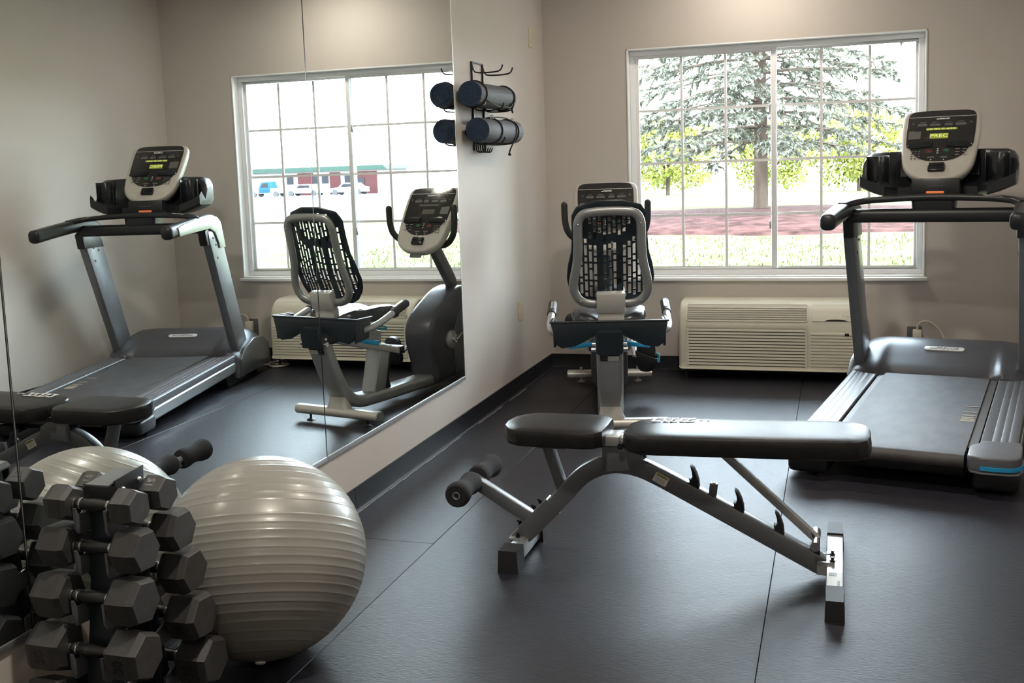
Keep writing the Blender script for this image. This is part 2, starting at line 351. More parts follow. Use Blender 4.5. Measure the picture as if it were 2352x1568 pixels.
# ------------------------------------------------------------------ shared console (treadmill and bike)
def console(root, O, tilt, lit):
    st, ct = math.sin(R(tilt)), math.cos(R(tilt))
    X, S, N = Vector((1, 0, 0)), Vector((0, st, ct)), Vector((0, -ct, st))
    T = basis(Vector(O), X, S, N)      # local x=right, y=up the face, z=towards the user
    def out(w, top, bot, k=1.0):
        half = [(0, top), (w*.55, top-.001), (w*.86, top-.008), (w*.975, top-.032), (w*1.0, top-.075), (w*.995, top-.16), (w*.965, top-.24), (w*.90, bot+.115), (w*.76, bot+.055), (w*.52, bot+.018), (w*.26, bot+.003), (0, bot)]
        right = cr([(x, y, 0) for x, y in half], 3); right = [(p.x, p.y) for p in right]
        return right+[(-x, y) for x, y in right[-2:0:-1]]
    rings = []
    for w, dt, db, n in ((.150, -.05, .03, -.075), (.178, -.012, .008, -.058), (.190, 0, 0, -.03), (.190, 0, 0, -.006), (.184, -.006, .007, .001), (.176, -.012, .013, .002)):
        rings.append([(x, y, n) for x, y in out(w, .40+dt, -.072+db)])
    cn = obj('console', B().loft(rings, T=T), M['housing'], root, ang=50)
    fo = out(.166, .392, .045)
    obj('console_face', B().prism(fo, 'z', .0015, .0050, bev=.001, T=T), M['face'], cn)
    def plate(name, x, y, w, h, m, n=.0052, th=.0012, r=.002, sh=0):
        p = [(px+x+sh*py, py+y) for px, py in rr(w, h, min(r, w*.45, h*.45), 2)]
        return obj(name, B().prism(p, 'z', n, n+th, T=T), m, cn)
    def txt(name, s, x, y, size, m, **k):
        return text(name, s, size, m, cn, T @ Matrix.Translation((x, y, .0072)), **k)
    plate('face_line', 0, .347, .322, .0022, M['lite'])
    txt('brand_logo', '\u25b0PRECOR', .005, .331, .0125, M['lite'], shear=.25, bold=.0006, width=.064)
    for x, w in ((-.092, .046), (-.030, .050), (.035, .038), (.094, .052)):
        plate('label_plate', x, .292, w, .016, M['lab']); plate('label_line', x, .309, w*.62, .0025, M['dim'])
    plate('label_symbol', -.137, .302, .010, .010, M['lab'], r=.005); plate('label_symbol', .143, .302, .012, .012, M['lab'], r=.006)
    plate('guide_chart', -.125, .222, .060, .052, M['lab']); plate('chart_line', -.138, .249, .026, .002, M['dim'])
    plate('message_display', .004, .262, .150, .013, M['lcd'] if lit else M['lcdoff'])
    plate('main_display', -.006, .214, .090, .034, M['lcd'] if lit else M['lcdoff'])
    if lit:
        txt('display_text', 'PREC', -.006, .214, .031, M['lcdtxt'], width=.082)
        b = B(); random.seed(3)
        for i, ch in enumerate('1111011110110111111'):
            if ch == '1':
                for q in range(3):
                    b.box((-.066+i*.0073+random.uniform(-.001, .001), .2575+q*.0045, .0066), (random.uniform(.002, .0056), .0026, .0008), T=T)
        obj('message_text', b, M['lcdtxt'], cn)
    else:
        pass
    for sx in (-1, 1):
        b = B(); pts = [(-.155*sx if 0 else sx*.032, .172), (sx*.128, .172), (sx*.158, .140), (sx*.140, .130), (sx*.036, .136)]
        if sx < 0: pts = pts[::-1]
        b.prism(pts, 'z', .005, .013, bev=.002, T=T); obj('reading_rack', b, M['blackg'], cn)
    b = B()
    for i in range(3):
        for j in range(4): b.box((-.128+i*.018, .112-j*.016, .0056), (.010, .007, .0012), bev=.0004, T=T)
    obj('keypad', b, M['lab'], cn)
    b = B()
    for i in range(2):
        for j in range(3): b.box((.090+i*.034, .122-j*.019, .0056), (.021, .0045, .0012), bev=.0004, T=T)
    obj('menu_buttons', b, M['dim'], cn)
    def ringpl(name, x, y, w, h, m):
        b = B(); b.tube([(px+x, py+y, .0058) for px, py in rr(w, h, h*.4, 3)], r=.0011, n=5, closed=True, T=T); obj(name, b, m, cn)
    ringpl('stop_button', -.046, .112, .028, .014, M['red']); ringpl('start_button', .036, .115, .028, .014, M['green'])
    plate('stop_symbol', -.046, .112, .008, .004, M['red']); plate('start_symbol', .036, .115, .014, .006, M['green'])
    b = B()
    for y in (.125, .112, .098): b.box((-.004, y, .0058), (.009, .0045, .0014), bev=.0006, T=T)
    obj('arrow_buttons', b, M['lite'], cn)
    for x in (-.034, .028): plate('soft_key', x, .070, .034, .010, M['lab'])
    for x in (-.032, .028): plate('soft_mark', x, .054, .006, .006, M['lite'])
    # black stop clip on the lower lip
    b = B(); b.box((-.002, .000, .010), (.080, .052, .022), bev=.007, T=T)
    for y in (-.012, .004): b.box((-.002, y, .0215), (.074, .0035, .004), bev=.001, T=T)
    obj('emergency_stop', b, M['blackg'], cn)
    b = B(); b.tube([(px, -.086+py, -.02) for px, py in rr(.080, .026, .008, 3)], r=.003, n=6, closed=True, T=T); b.box((0, -.086, -.024), (.072, .020, .012), T=T)
    obj('lower_latch', b, [M['gun']], cn)
    return cn

# ------------------------------------------------------------------ treadmill
def treadmill():
    t = thing('treadmill', 'grey and black treadmill with lit display, facing the window by the right wall', 'treadmill', (2.36, -1.12, 0), R(-11))
    # belt
    SH = Matrix(((1, 0, 0, 0), (0, 1, 0, 0), (0, .024, 1, -.024*.16), (0, 0, 0, 1)))   # the deck drops slightly towards the back
    b = B(); rings = []
    prof = [(.30, .200), (-1.20, .202)]+[(-1.262+.030*math.cos(R(a)), .172+.030*math.sin(R(a))) for a in range(90, 271, 20)]+[(-1.20, .142), (.30, .142)]
    b.loft([[(x, f, z) for f, z in prof] for x in (-.262, .256)], T=SH); obj('belt', b, M['belt'], t)
    b = B(); b.box((0, -.46, .183), (.585, 1.34, .020), T=SH); obj('deck_board', b, M['deck'], t)
    b = B()
    for f0 in (-.470, -.578, -.640, -.680, -.704, -.724, -.742): 
        b = B(); b.box((.222, f0, .2028), (.057, .009, .0012), T=SH); obj('belt_mark', b, M['mark'], t)
    b = B(); b.box((0, -.28, .118), (.60, 1.76, .045), bev=.01, T=SH); b.box((0, -1.10, .105), (.50, .14, .05), bev=.01, T=SH)
    obj('base_frame', b, M['black'], t)
    for sx in (-1, 1):
        b = B()
        sec = [(sx*x, z) for x, z in ((.300, .170), (.300, .198), (.304, .203), (.34, .2045), (.343, .2030), (.346, .2045), (.372, .2045), (.375, .2030), (.378, .2045), (.402, .2045), (.405, .2030), (.408, .2045), (.432, .203), (.441, .196), (.445, .180), (.445, .160), (.43, .150))]
        b.loft([[(x, f, z) for x, z in sec] for f in (-1.07, .24)], T=SH); obj('side_rail', b, M['lilac'], t)
        b = B(); sec = [(sx*x, z) for x, z in ((.40, .158), (.441, .158), (.448, .150), (.448, .098), (.440, .088), (.40, .088))]
        b.loft([[(x, f, z) for x, z in sec] for f in (-1.10, .34)], T=SH); obj('rail_trim', b, M['silver'], t)
        # rear end cap
        b = B(); pl = [(sx*x, f) for x, f in ((.308, -1.065), (.300, -1.10), (.276, -1.135), (.268, -1.155), (.268, -1.28), (.278, -1.302), (.32, -1.318), (.42, -1.312), (.450, -1.295), (.464, -1.26), (.462, -1.10), (.450, -1.05))]
        b.prism(pl, 'z', .150, .211, bev=.008, seg=3, T=SH); ec = obj('end_cap', b, M['lilac'], t)
        b = B(); b.prism([(x*1.015, f*1.004-.002) for x, f in pl], 'z', .143, .152, bev=.003, T=SH); obj('end_cap_lip', b, M['gun'], ec)
        b = B(); path = [(sx*x, f, .167) for x, f in ((.318, -1.320), (.37, -1.320), (.42, -1.315), (.447, -1.302), (.463, -1.272), (.467, -1.245))]
        b.tube(path, sec=[(-.003, -.0075), (.003, -.0075), (.003, .0075), (-.003, .0075)], up=(0, 0, 1), T=SH); obj('accent_strip', b, M['blue'], ec)
        b = B(); b.box((sx*.37, -1.15, .060), (.175, .20, .085), bev=.025, seg=3); b.lathe([(.022, 0), (.022, .03), (.03, .03)], 14, T=Matrix.Translation((sx*.37, -1.14, 0)))
        obj('rear_foot', b, M['black'], t)
        b = B(); b.lathe([(.028, -.02), (.034, -.015), (.034, .015), (.028, .02)], 18, T=Matrix.Translation((sx*.40, .62, .035)) @ Matrix.Rotation(R(90), 4, 'Y')); obj('transport_wheel', b, M['rubber'], t)
        b = B(); b.prism([(.02, .085), (.30, .085), (.40, .045), (.40, .005), (.06, .005)], 'x', sx*.36, sx*.43, bev=.006); obj('front_foot', b, M['black'], t)
    # motor hood
    prof = [(.155, .197), (.175, .222), (.25, .252), (.33, .283), (.395, .308), (.46, .328), (.53, .338), (.60, .330), (.68, .300), (.75, .250), (.79, .190), (.80, .12), (.80, .05)]
    def hood_pt(x, i):
        f, z = prof[i]; a = abs(x); k = min(1, max(0, (a-.265)/.045)); e = min(1, max(0, (a-.36)/.10))
        wv = max(0, 1-i/5.5)
        f2 = f-.035*k*wv; z2 = z+.016*k*wv-.014*(1-k)*wv-e*e*(.05 if i > 1 else .02)-.02*(max(0, (a-.30))/.16)
        return (x, f2+(0.05*e*e if i < 3 else -.08*e*e*(i/12)), max(.05, z2))
    xs = [-.468, -.462, -.45, -.43, -.40, -.37, -.34, -.325, -.31, -.295, -.28, -.265, -.24, -.15, -.05, .05, .15, .24, .265, .28, .295, .31, .325, .34, .37, .40, .43, .45, .462, .468]
    rings = []
    for x in xs:
        ring = [hood_pt(x, i) for i in range(len(prof))]
        if abs(x) > .455:
            ring = [(p[0], p[1]*.96+.02, .05+(p[2]-.05)*(.93 if abs(x) < .465 else .86)) for p in ring]
        rings.append(ring+[(x, .80, .05), (x, .16, .05)][1:])
    hd = obj('motor_hood', B().loft(rings), M['hood'], t, ang=60)
    nrm = Vector((0, -.40, 1)).normalized(); S = Vector((0, 1, .40)).normalized(); BT = basis((.010, .394, .3060), (1, 0, 0), S, nrm)
    b = B(); b.prism(rr(.205, .036, .017, 6), 'z', -.006, .0030, bev=.001, T=BT); bd = obj('badge', b, M['badge'], hd)
    text('badge_text', '\u25b0PRECOR', .026, M['badgetxt'], hd, BT @ Matrix.Translation((0, 0, .0032)), shear=.2, bold=.0008, width=.150)
    for sx in (-1, 1):   # side skirts of the hood
        b = B(); b.prism([(.22, .05), (.20, .17), (.30, .235), (.46, .275), (.62, .262), (.74, .20), (.775, .05)], 'x', sx*.452, sx*.476, bev=.008); obj('hood_skirt', b, M['gun'], t)
    # uprights
    for sx in (-1, 1):
        b = B(); x0, x1 = sorted((sx*.386, sx*.440))
        b.prism([(.245, .20), (.438, .20), (.095, .985), (.060, 1.045), (-.125, 1.045), (-.115, .985)], 'x', x0, x1, bev=.006)
        u = obj('upright', b, M['tmgun'], t)
        for f, z in ((-.02, .955), (.045, .935), (-.005, .87), (-.06, 1.0)):
            for xs_ in (x0-.001, x1+.001):
                bb = B(); bb.lathe([(.007, -.003), (.007, .003)], 10, T=Matrix.Translation((xs_, f, z)) @ Matrix.Rotation(R(90), 4, 'Y')); obj('bolt', bb, M['black'], u)
        # handrail
        path = cr([(sx*.405, .09, 1.045), (sx*.407, .045, 1.085), (sx*.408, -.05, 1.110), (sx*.41, -.22, 1.103), (sx*.41, -.42, 1.088), (sx*.408, -.60, 1.072), (sx*.406, -.665, 1.066)], 5)
        n = len(path); scl = [1.0]*n; scl[-1] = .70; scl[-2] = .90; scl[0] = .75
        hr = obj('handrail', B().tube(path, sec=rr(.072, .078, .026, 4), up=(0, 0, 1), scl=scl), M['black'], t, ang=60)
        b = B(); x0, x1 = sorted((sx*.436, sx*.452))
        b.prism([(-.565, 1.040), (-.30, 1.055), (-.12, 1.062), (-.045, 1.035), (.010, .965), (.022, .93), (.118, .93), (.085, 1.03), (.055, 1.10), (.0, 1.132), (-.10, 1.142), (-.30, 1.132), (-.50, 1.112), (-.585, 1.095)], 'x', x0, x1, bev=.006)
        obj('handrail_cover', b, M['silver'], hr)
        b = B(); b.prism([(-.135, .955), (.112, .955), (.06, 1.07), (-.06, 1.085), (-.16, 1.05)], 'x', *sorted((sx*.378, sx*.434)), bev=.01); obj('upright_collar', b, M['black'], u)
    b = B(); b.tube([(-.40, -.13, 1.070), (.40, -.13, 1.070)], sec=rr(.072, .070, .026, 5), up=(0, 0, 1)); obj('cross_bar', b, M['black'], t)
    path = cr([(-.415, -.26, 1.128), (-.36, -.19, 1.143), (-.24, -.155, 1.153), (0, -.135, 1.160), (.24, -.155, 1.153), (.36, -.19, 1.143), (.415, -.26, 1.128)], 6)
    hb = obj('front_handlebar', B().tube(path, sec=rr(.058, .032, .013, 4), up=(0, 0, 1)), M['black'], t)
    for sx in (-1, 1):
        b = B(); b.tube(cr([(sx*.325, -.182, 1.1595), (sx*.29, -.170, 1.1635), (sx*.235, -.157, 1.168)], 4), sec=rr(.040, .004, .0015, 2), up=(0, 0, 1)); obj('pulse_sensor', b, M['chrome'], hb)
    b = B(); b.loft([[(x, f-.005, z) for x, f in rr(w, d, .03, 4)] for w, d, z in ((.17, .10, 1.035), (.19, .13, 1.06), (.20, .15, 1.10), (.21, .15, 1.162))], T=Matrix.Translation((0, -.075, 0))); b.box((0, .005, 1.20), (.23, .11, .10), bev=.008); obj('console_neck', b, M['black'], t)
    # console tray with two bottle holders
    rings = []
    for x in [-.372, -.366, -.350, -.32, -.28, -.24, -.19, -.12, 0, .12, .19, .24, .28, .32, .350, .366, .372]:
        a = abs(x); e = max(0, (a-.20)/.172)
        zb = 1.158+.058*e**1.5; zt = 1.392-.006*e-(.035 if a > .36 else .012 if a > .34 else 0); g_ = max(0, min(1, (.235-a)/.05)); fb = -.085+.035*e*e+.115*g_; ff = .175
        if a > .368: zb += .02; zt -= .03; fb += .02; ff -= .02
        rings.append([(x, fb, zb+.008), (x, fb+.012, zb), (x, ff-.04, zb-.004), (x, ff, zb+.03), (x, ff, zt-.02), (x, ff-.015, zt), (x, .090+.06*g_, zt), (x, .070+.07*g_, zt-.012), (x, .060+.07*g_, 1.26+.03*e), (x, .030+.06*g_, 1.235+.01*e), (x, fb, zb+.048+.012*e)])
    tr = obj('console_tray', B().loft(rings), M['black'], t, ang=42)
    for sx in (-1, 1):
        b = B(); cx = sx*.282; rings = []
        for k in range(11):
            a = R(180+18*k); rings.append([(cx+.060*math.cos(a), .028-.062*math.sin(a)*.0-.045*0+.05*(-math.sin(a))-.055, z) for z in (1.215, 1.26, 1.32, 1.355)])
        prof = [(cx+.058*math.cos(R(18*k)), -.012+.058*math.sin(R(18*k))) for k in range(11)]
        inner = [(cx+.053*math.cos(R(18*k)), -.012+.053*math.sin(R(18*k))) for k in range(10, -1, -1)]
        b.prism(prof+inner, 'z', 1.215, 1.372, bev=.0015); b.prism([(cx+.060*math.cos(R(12*k)), -.014+.060*math.sin(R(12*k))) for k in range(30)], 'z', 1.205, 1.218, bev=.003)
        obj('bottle_holder', b, M['blackg'], tr)
    b = B(); b.prism(rr(.086, .012, .006, 4), 'z', 0, .006, bev=.001, T=basis((0, -.0505, 1.181), (1, 0, 0), (0, .1, .99), (0, -1, .1))); obj('safety_light', b, M['orange'], tr)
    console(t, (0, 0.0, 1.300), 41, True)
    b = B(); b.box((0, .115, 1.26), (.14, .07, .13), bev=.02); obj('console_stem', b, M['black'], t)
    return t
treadmill()

# ------------------------------------------------------------------ recumbent bike
def bike():
    t = thing('exercise_bike', 'silver and black recumbent exercise bike standing in the window corner', 'exercise bike', (0.778, -1.72, 0), R(12.3))
    def stab(name, f, half, z, r=.034):
        b = B(); b.tube([(-half, f, z), (half, f, z)], sec=rr(.070, .052, .025, 5), up=(0, 0, 1)); o = obj(name, b, M['champ'], t)
        for sx in (-1, 1):
            e = B(); e.tube([(sx*(half-.004), f, z), (sx*(half+.004), f, z)], sec=rr(.064, .046, .022, 5), up=(0, 0, 1)); obj('end_plug', e, M['silver'], o)
        return o
    rs = stab('rear_stabilizer', 0.0, .285, .062)
    for sx in (-1, 1):
        b = B(); b.lathe([(.024, 0), (.026, .004), (.012, .010), (.007, .012), (.007, .04)], 16, T=Matrix.Translation((sx*.20, 0, 0))); obj('leveling_foot', b, M['black'], rs)
    fs = stab('front_stabilizer', 1.345, .265, .052)
    for sx in (-1, 1):
        b = B(); b.lathe([(.024, 0), (.026, .006), (.010, .012), (.009, .09), (.011, .095), (.0, .099)], 14, T=Matrix.Translation((sx*.18, 1.345, 0))); obj('leveling_foot', b, M['champ'], fs)
    # base beam curving into the rear post
    path = cr([(0, -.140, .50), (0, -.085, .36), (0, -.02, .23), (0, .05, .14), (0, .14, .098), (0, .30, .088), (0, .60, .084), (0, 1.0, .078), (0, 1.33, .072)], 7)
    n = len(path); scl = [1.0]*n
    b = B(); b.tube(path, sec=rr(.132, .070, .022, 4), up=(0, 0.35, 1)); 
    obj('main_frame', b, M['silver'], t, ang=50)
    b = B(); b.loft([[(x, f+.0, z) for x, f in rr(w, d, .02, 4)] for w, d, z in ((.16, .075, .055), (.145, .07, .085), (.118, .06, .115), (.112, .05, .15))], T=Matrix.Translation((0, .01, 0))); obj('rear_collar', b, M['champ'], t)
    TL = basis((0, -.158, .437), (1, 0, 0), (0, -.4, .917), (0, -.917, -.4))
    b = B(); b.prism(rr(.094, .052, .004, 2), 'z', -.012, .0015, T=TL); lp = obj('warning_label', b, M['black'], t)
    b = B(); b.prism(rr(.056, .026, .004, 2), 'z', .0015, .0022, T=TL @ Matrix.Translation((.018, -.012, 0))); obj('label_panel', b, M['paper'], lp)
    b = B()
    for k in range(4): b.box((-.022, .016-.011*k, .0019), (.034, .003, .0006), T=TL)
    obj('label_lines', b, M['dim'], lp)
    b = B(); b.prism([(.352, .40), (.452, .37), (.372, .085), (.262, .085)], 'x', -.052, .052, bev=.014, seg=3); obj('seat_post', b, M['silver'], t)
    b = B(); b.prism([(.452, .37), (.470, .362), (.42, .18), (.44, .115), (.50, .095), (.36, .085), (.372, .10)], 'x', -.046, .046, bev=.004); obj('post_cover', b, M['black'], t)
    # seat rail
    for sx in (-1, 1):
        b = B(); b.prism([(-.20, .545), (.56, .332), (.56, .295), (-.20, .508)], 'x', sx*.040, sx*.062, bev=.003); obj('seat_rail', b, M['champ'], t)
    b = B(); b.prism([(-.215, .565), (-.10, .575), (.02, .52), (.02, .465), (-.20, .452)], 'x', -.068, .068, bev=.018, seg=3); obj('rail_end_cover', b, M['shell'], t)
    b = B(); b.box((0, .54, .325), (.13, .06, .05), bev=.012); obj('rail_stop', b, M['black'], t)
    # seat carriage, cushion, tray
    b = B(); b.prism([(-.06, .500), (.32, .40), (.33, .47), (.10, .55), (-.06, .565)], 'x', -.078, .078, bev=.006); obj('seat_carriage', b, M['silver'], t)
    rings = []
    for f, w, z0, z1 in ((-.03, .12, .575, .600), (.0, .165, .568, .618), (.06, .190, .562, .630), (.18, .195, .556, .632), (.30, .185, .552, .622), (.40, .160, .545, .602), (.45, .125, .540, .580), (.47, .09, .545, .565)):
        rings.append([(-w, f, (z0+z1)/2+.006), (-w*.96, f, z1-.004+.008), (-w*.78, f, z1+.012), (-w*.40, f, z1-.004), (0, f, z1-.014), (w*.40, f, z1-.004), (w*.78, f, z1+.012), (w*.96, f, z1-.004+.008), (w, f, (z0+z1)/2+.006), (w*.9, f, z0), (0, f, z0-.008), (-w*.9, f, z0)])
    obj('seat_cushion', B().loft(rings), M['seatv'], t, ang=55)
    arch = [(-.288, .612), (.288, .612), (.262, .500), (.235, .482), (.17, .490), (.105, .522), (.06, .548), (0, .553), (-.06, .548), (-.105, .522), (-.17, .490), (-.235, .482), (-.262, .500)]
    b = B(); b.prism(arch, 'y', -.165, -.155, bev=.002)
    for sx in (-1, 1):
        side = [(-.165, .612), (-.02, .610), (-.045, .50), (-.155, .486)]
        b.prism([(f, z) for f, z in side], 'x', sx*.262, sx*.276, bev=.004)
    b.tube([(-.292, -.160, .612), (.292, -.160, .612)], sec=rr(.018, .010, .004, 2), up=(0, 0, 1))
    for sx in (-1, 1): b.tube([(sx*.285, -.165, .612), (sx*.280, -.02, .610)], sec=rr(.014, .010, .004, 2), up=(0, 0, 1))
    obj('storage_tray', b, M['shell'], t)
    for sx in (-1, 1):
        path = cr([(sx*.075, -.04, .525), (sx*.20, -.08, .535), (sx*.275, -.065, .550), (sx*.297, .0, .566), (sx*.298, .08, .588), (sx*.297, .16, .612)], 6)
        h = obj('seat_handle', B().tube(path, r=.019, n=14), M['chrome'] if 0 else M['silver'], t)
        g = B(); g.tube([(sx*.2972, .145, .6085), (sx*.296, .27, .645)], r=.0235, n=14); g.ball((sx*.296, .27, .645), .0235, 14, 8); obj('grip', g, M['rubber'], h)
        s_ = B(); s_.tube([(sx*.2972-.004*sx, .165, .6385), (sx*.296-.004*sx, .25, .6635)], sec=rr(.018, .004, .0015, 2), up=(0, 0, 1)); obj('pulse_sensor', s_, M['chrome'], h)
    # blue adjusting lever
    b = B(); b.tube(cr([(-.205, .13, .440), (-.13, .10, .452), (-.06, .09, .462), (.06, .09, .462), (.13, .10, .452), (.205, .13, .440)], 5), sec=rr(.026, .024, .006, 3), up=(0, 0, 1))
    b.box((-.075, .12, .47), (.012, .05, .05), bev=.004); obj('adjusting_lever', b, M['blue'], t)
    b = B(); b.tube(cr([(-.085, .13, .51), (-.11, .22, .52), (-.115, .31, .50), (-.10, .33, .485), (-.085, .24, .50)], 6), r=.006, n=8); obj('lever_cable', b, M['teal'], t)
    for sx in (-1, 1):
        b = B(); b.lathe([(.013, -.012), (.013, .012)], 12, T=Matrix.Translation((sx*.078, -.17, .475)) @ Matrix.Rotation(R(90), 4, 'Y')); b.lathe([(.008, -.012), (.008, .012)], 10, T=Matrix.Translation((sx*.074, -.172, .503)) @ Matrix.Rotation(R(90), 4, 'Y')); obj('carriage_bolt', b, M['chrome'], t)
    # backrest : local plane leaning back
    lean = R(13.4); O = Vector((.012, -.045, .685)); U = Vector((0, -math.sin(lean), math.cos(lean))); Nn = Vector((0, -math.cos(lean), -math.sin(lean)))
    def bp(x, h, d=0): return O+Vector((x, 0, 0))+U*h-Nn*d     # d>0 is toward the rider
    half = [(0.0, 0.0), (.10, .000), (.150, .018), (.177, .055), (.184, .10), (.176, .155), (.162, .22), (.155, .30), (.154, .38), (.150, .43), (.128, .465), (.08, .476), (0, .479)]
    loop = half[:-1]+[(-x, h) for x, h in half[::-1]][:-1]
    path = cr([bp(x, h) for x, h in loop], 4, closed=True)
    fr = B(); fr.tube(path, sec=ell(.0225, .016, 14), closed=True, up=tuple(Nn)); fro = obj('backrest_frame', fr, M['frameg'], t, ang=60)
    sb = B()
    for x, h in ((-.152, .42), (.152, .42), (-.150, .022), (.150, .022)): sb.ball(bp(x, h, -.018), .0045, 8, 6)
    obj('frame_screws', sb, M['chrome'], fro)
    def hw(h):
        pts = [(-.02, .120), (.0, .155), (.05, .192), (.11, .204), (.18, .196), (.26, .176), (.36, .170), (.44, .170), (.48, .150), (.502, .105), (.512, .05)]
        for (h0, w0), (h1, w1) in zip(pts, pts[1:]):
            if h0 <= h <= h1: return w0+(w1-w0)*(h-h0)/(h1-h0)
        return 0
    sh = B()
    def surf(x, h): return .030+.9*x*x+(.03 if h < .15 else .0)*(1-h/.15)+.035*max(0, (h-.40)/.1)*0
    def quad(x0, x1, h0, h1):
        ny = max(1, int((h1-h0)/.03)); nx = 1 if x1-x0 < .02 else 3
        for i in range(ny):
            for j in range(nx):
                a, c = h0+(h1-h0)*i/ny, h0+(h1-h0)*(i+1)/ny; u, w = x0+(x1-x0)*j/nx, x0+(x1-x0)*(j+1)/nx
                P = [bp(u, a, surf(u, a)), bp(w, a, surf(w, a)), bp(w, c, surf(w, c)), bp(u, c, surf(u, c))]
                Q = [p-Nn*.006 for p in P]
                sh.add(P+Q, [(0, 1, 2, 3), (7, 6, 5, 4), (0, 4, 5, 1), (1, 5, 6, 2), (2, 6, 7, 3), (3, 7, 4, 0)])
    p = .0240; sw = .0138
    cols = [k*p for k in range(-8, 9)]
    def rng(x0, x1):
        a = max(abs(x0), abs(x1)); hs = [i*.002-.02 for i in range(267)]; ok = [h for h in hs if hw(h) >= a-.002]
        return (ok[0], ok[-1]) if ok else None
    def solid(x, h):
        a = abs(x)
        if h > .478: return abs(x) > .115 or h > .496
        if h < .31: return .038 < a < .062 or h < .012
        e = (h-.31)*.72
        return .036+e < a < .062+e or (.31 < h < .345 and a < .05)
    for k, x in enumerate(cols):
        r_ = rng(x+sw/2, x+p-sw/2)
        if r_: quad(x+sw/2, x+p-sw/2, *r_)
        if k == 0:
            r_ = rng(x-sw/2-.008, x-sw/2)
            if r_: quad(x-.5*sw-.008, x-sw/2, *r_)
        r_ = rng(x-sw/2, x+sw/2)
        if not r_: continue
        h = r_[0]; i = k; quad(x-sw/2, x+sw/2, h, h+.008+(k*.019 % .034)); h += .008+(k*.019 % .034)
        while h < r_[1]:
            L = (.054, .023)[i % 2]; i += 1; g = .0100
            if h > .46: L = .016
            if solid(x, h) or solid(x, h+L) or solid(x, h+L/2):
                quad(x-sw/2, x+sw/2, h, min(r_[1], h+.02)); h += .02; i -= 1; continue
            h += L; quad(x-sw/2, x+sw/2, h, min(r_[1]+.004, h+g)); h += g
    hs = [-.02+.02*i for i in range(26)]+[.510]
    rim = [(hw(h), h) for h in hs]+[(-hw(h), h) for h in hs[::-1]]
    sh.tube([bp(x, h, surf(x, h)+.004) for x, h in rim], sec=ell(.016, .007, 8), closed=True, up=tuple(Nn))
    obj('backrest_shell', sh, M['shell'], t, ang=30)
    b = B(); b.box(tuple(bp(0, .012, -.012)), (.142, .05, .105), rot=(lean, 0, 0), bev=.006); b.box((.012, -.035, .60), (.13, .05, .10), bev=.006); obj('backrest_bracket', b, M['champ'], t)
    # front body
    prof = cr([(.86, .07, 0), (.845, .16, 0), (.80, .30, 0), (.795, .40, 0), (.85, .485, 0), (1.0, .575, 0), (1.14, .632, 0), (1.26, .625, 0), (1.36, .54, 0), (1.47, .36, 0), (1.50, .18, 0), (1.47, .07, 0)], 5)
    poly = [(q.x, q.y) for q in prof]
    rings = []
    cx_, cz_ = 1.12, .33
    for x, k in ((-.105, .90), (-.098, .97), (-.075, 1.0), (.075, 1.0), (.098, .97), (.105, .90)):
        rings.append([(x, cx_+(f-cx_)*k, cz_+(z-cz_)*k) for f, z in poly])
    obj('drive_housing', B().loft(rings), M['hood'], t, ang=55)
    for sx in (-1, 1):
        b = B(); b.prism([(1.06, .085), (1.02, .30), (1.10, .47), (1.22, .545), (1.31, .50), (1.42, .34), (1.44, .085)], 'x', *sorted((sx*.098, sx*.112)), bev=.005); obj('side_panel', b, M['gun'], t)
        b = B(); b.lathe([(.0, 0), (.058, 0), (.058, .012), (.045, .022), (.018, .026), (0, .026)], 24, T=Matrix.Translation((sx*.108, 1.00, .318)) @ Matrix.Rotation(R(90*sx), 4, 'Y')); obj('crank_cover', b, M['silver'], t)
        ang = R(22) if sx < 0 else R(202)
        px, pz = 1.00+.17*math.cos(ang), .318+.17*math.sin(ang)
        b = B(); b.tube([(sx*.142, 1.00, .318), (sx*.150, px, pz)], sec=rr(.014, .030, .005, 2), up=(1, 0, 0)); b.lathe([(.009, 0), (.009, .10)], 10, T=Matrix.Translation((sx*.150, px, pz)) @ Matrix.Rotation(R(90*sx), 4, 'Y'))
        b.lathe([(.016, -.01), (.016, .012)], 12, T=Matrix.Translation((sx*.142, 1.00, .318)) @ Matrix.Rotation(R(90), 4, 'Y')); obj('crank_arm', b, M['chrome'], t)
        pc = Vector((sx*.215, px, pz)); PT = Matrix.Translation(pc) @ Matrix.Rotation(R(8), 4, 'X')
        b = B(); b.loft([[(x, f, z) for x, z in rr(w, h, r_, 5)] for f, w, h, r_ in ((-.030, .094, .150, .035), (-.022, .108, .185, .045), (.008, .108, .185, .045), (.014, .098, .17, .04))], T=PT); pd = obj('pedal', b, M['black'], t)
        b = B(); b.tube(cr([(-.056, .0, .02), (-.058, -.045, .030), (-.02, -.075, .02), (.03, -.080, .0), (.058, -.055, -.015), (.066, -.02, -.01), (.060, .0, -.004)], 5), sec=rr(.004, .030, .0015, 2), up=(0, 0, 1), T=PT); obj('pedal_strap', b, M['rubber'], pd)
        b = B(); b.tube(cr([(.060, .0, .01), (.074, -.012, .0), (.076, -.03, -.02), (.066, -.045, -.012)], 4), sec=rr(.006, .026, .002, 2), up=(0, 0, 1), T=PT); obj('strap_buckle', b, M['teal'], pd)
    # mast, handlebars, console
    b = B(); b.tube(cr([(0, 1.235, .58), (0, 1.18, .68), (0, 1.09, .80), (0, 1.01, .91), (0, .985, .98)], 5), sec=ell(.036, .048, 16), up=(0, 1, .5)); obj('mast', b, M['gun'], t)
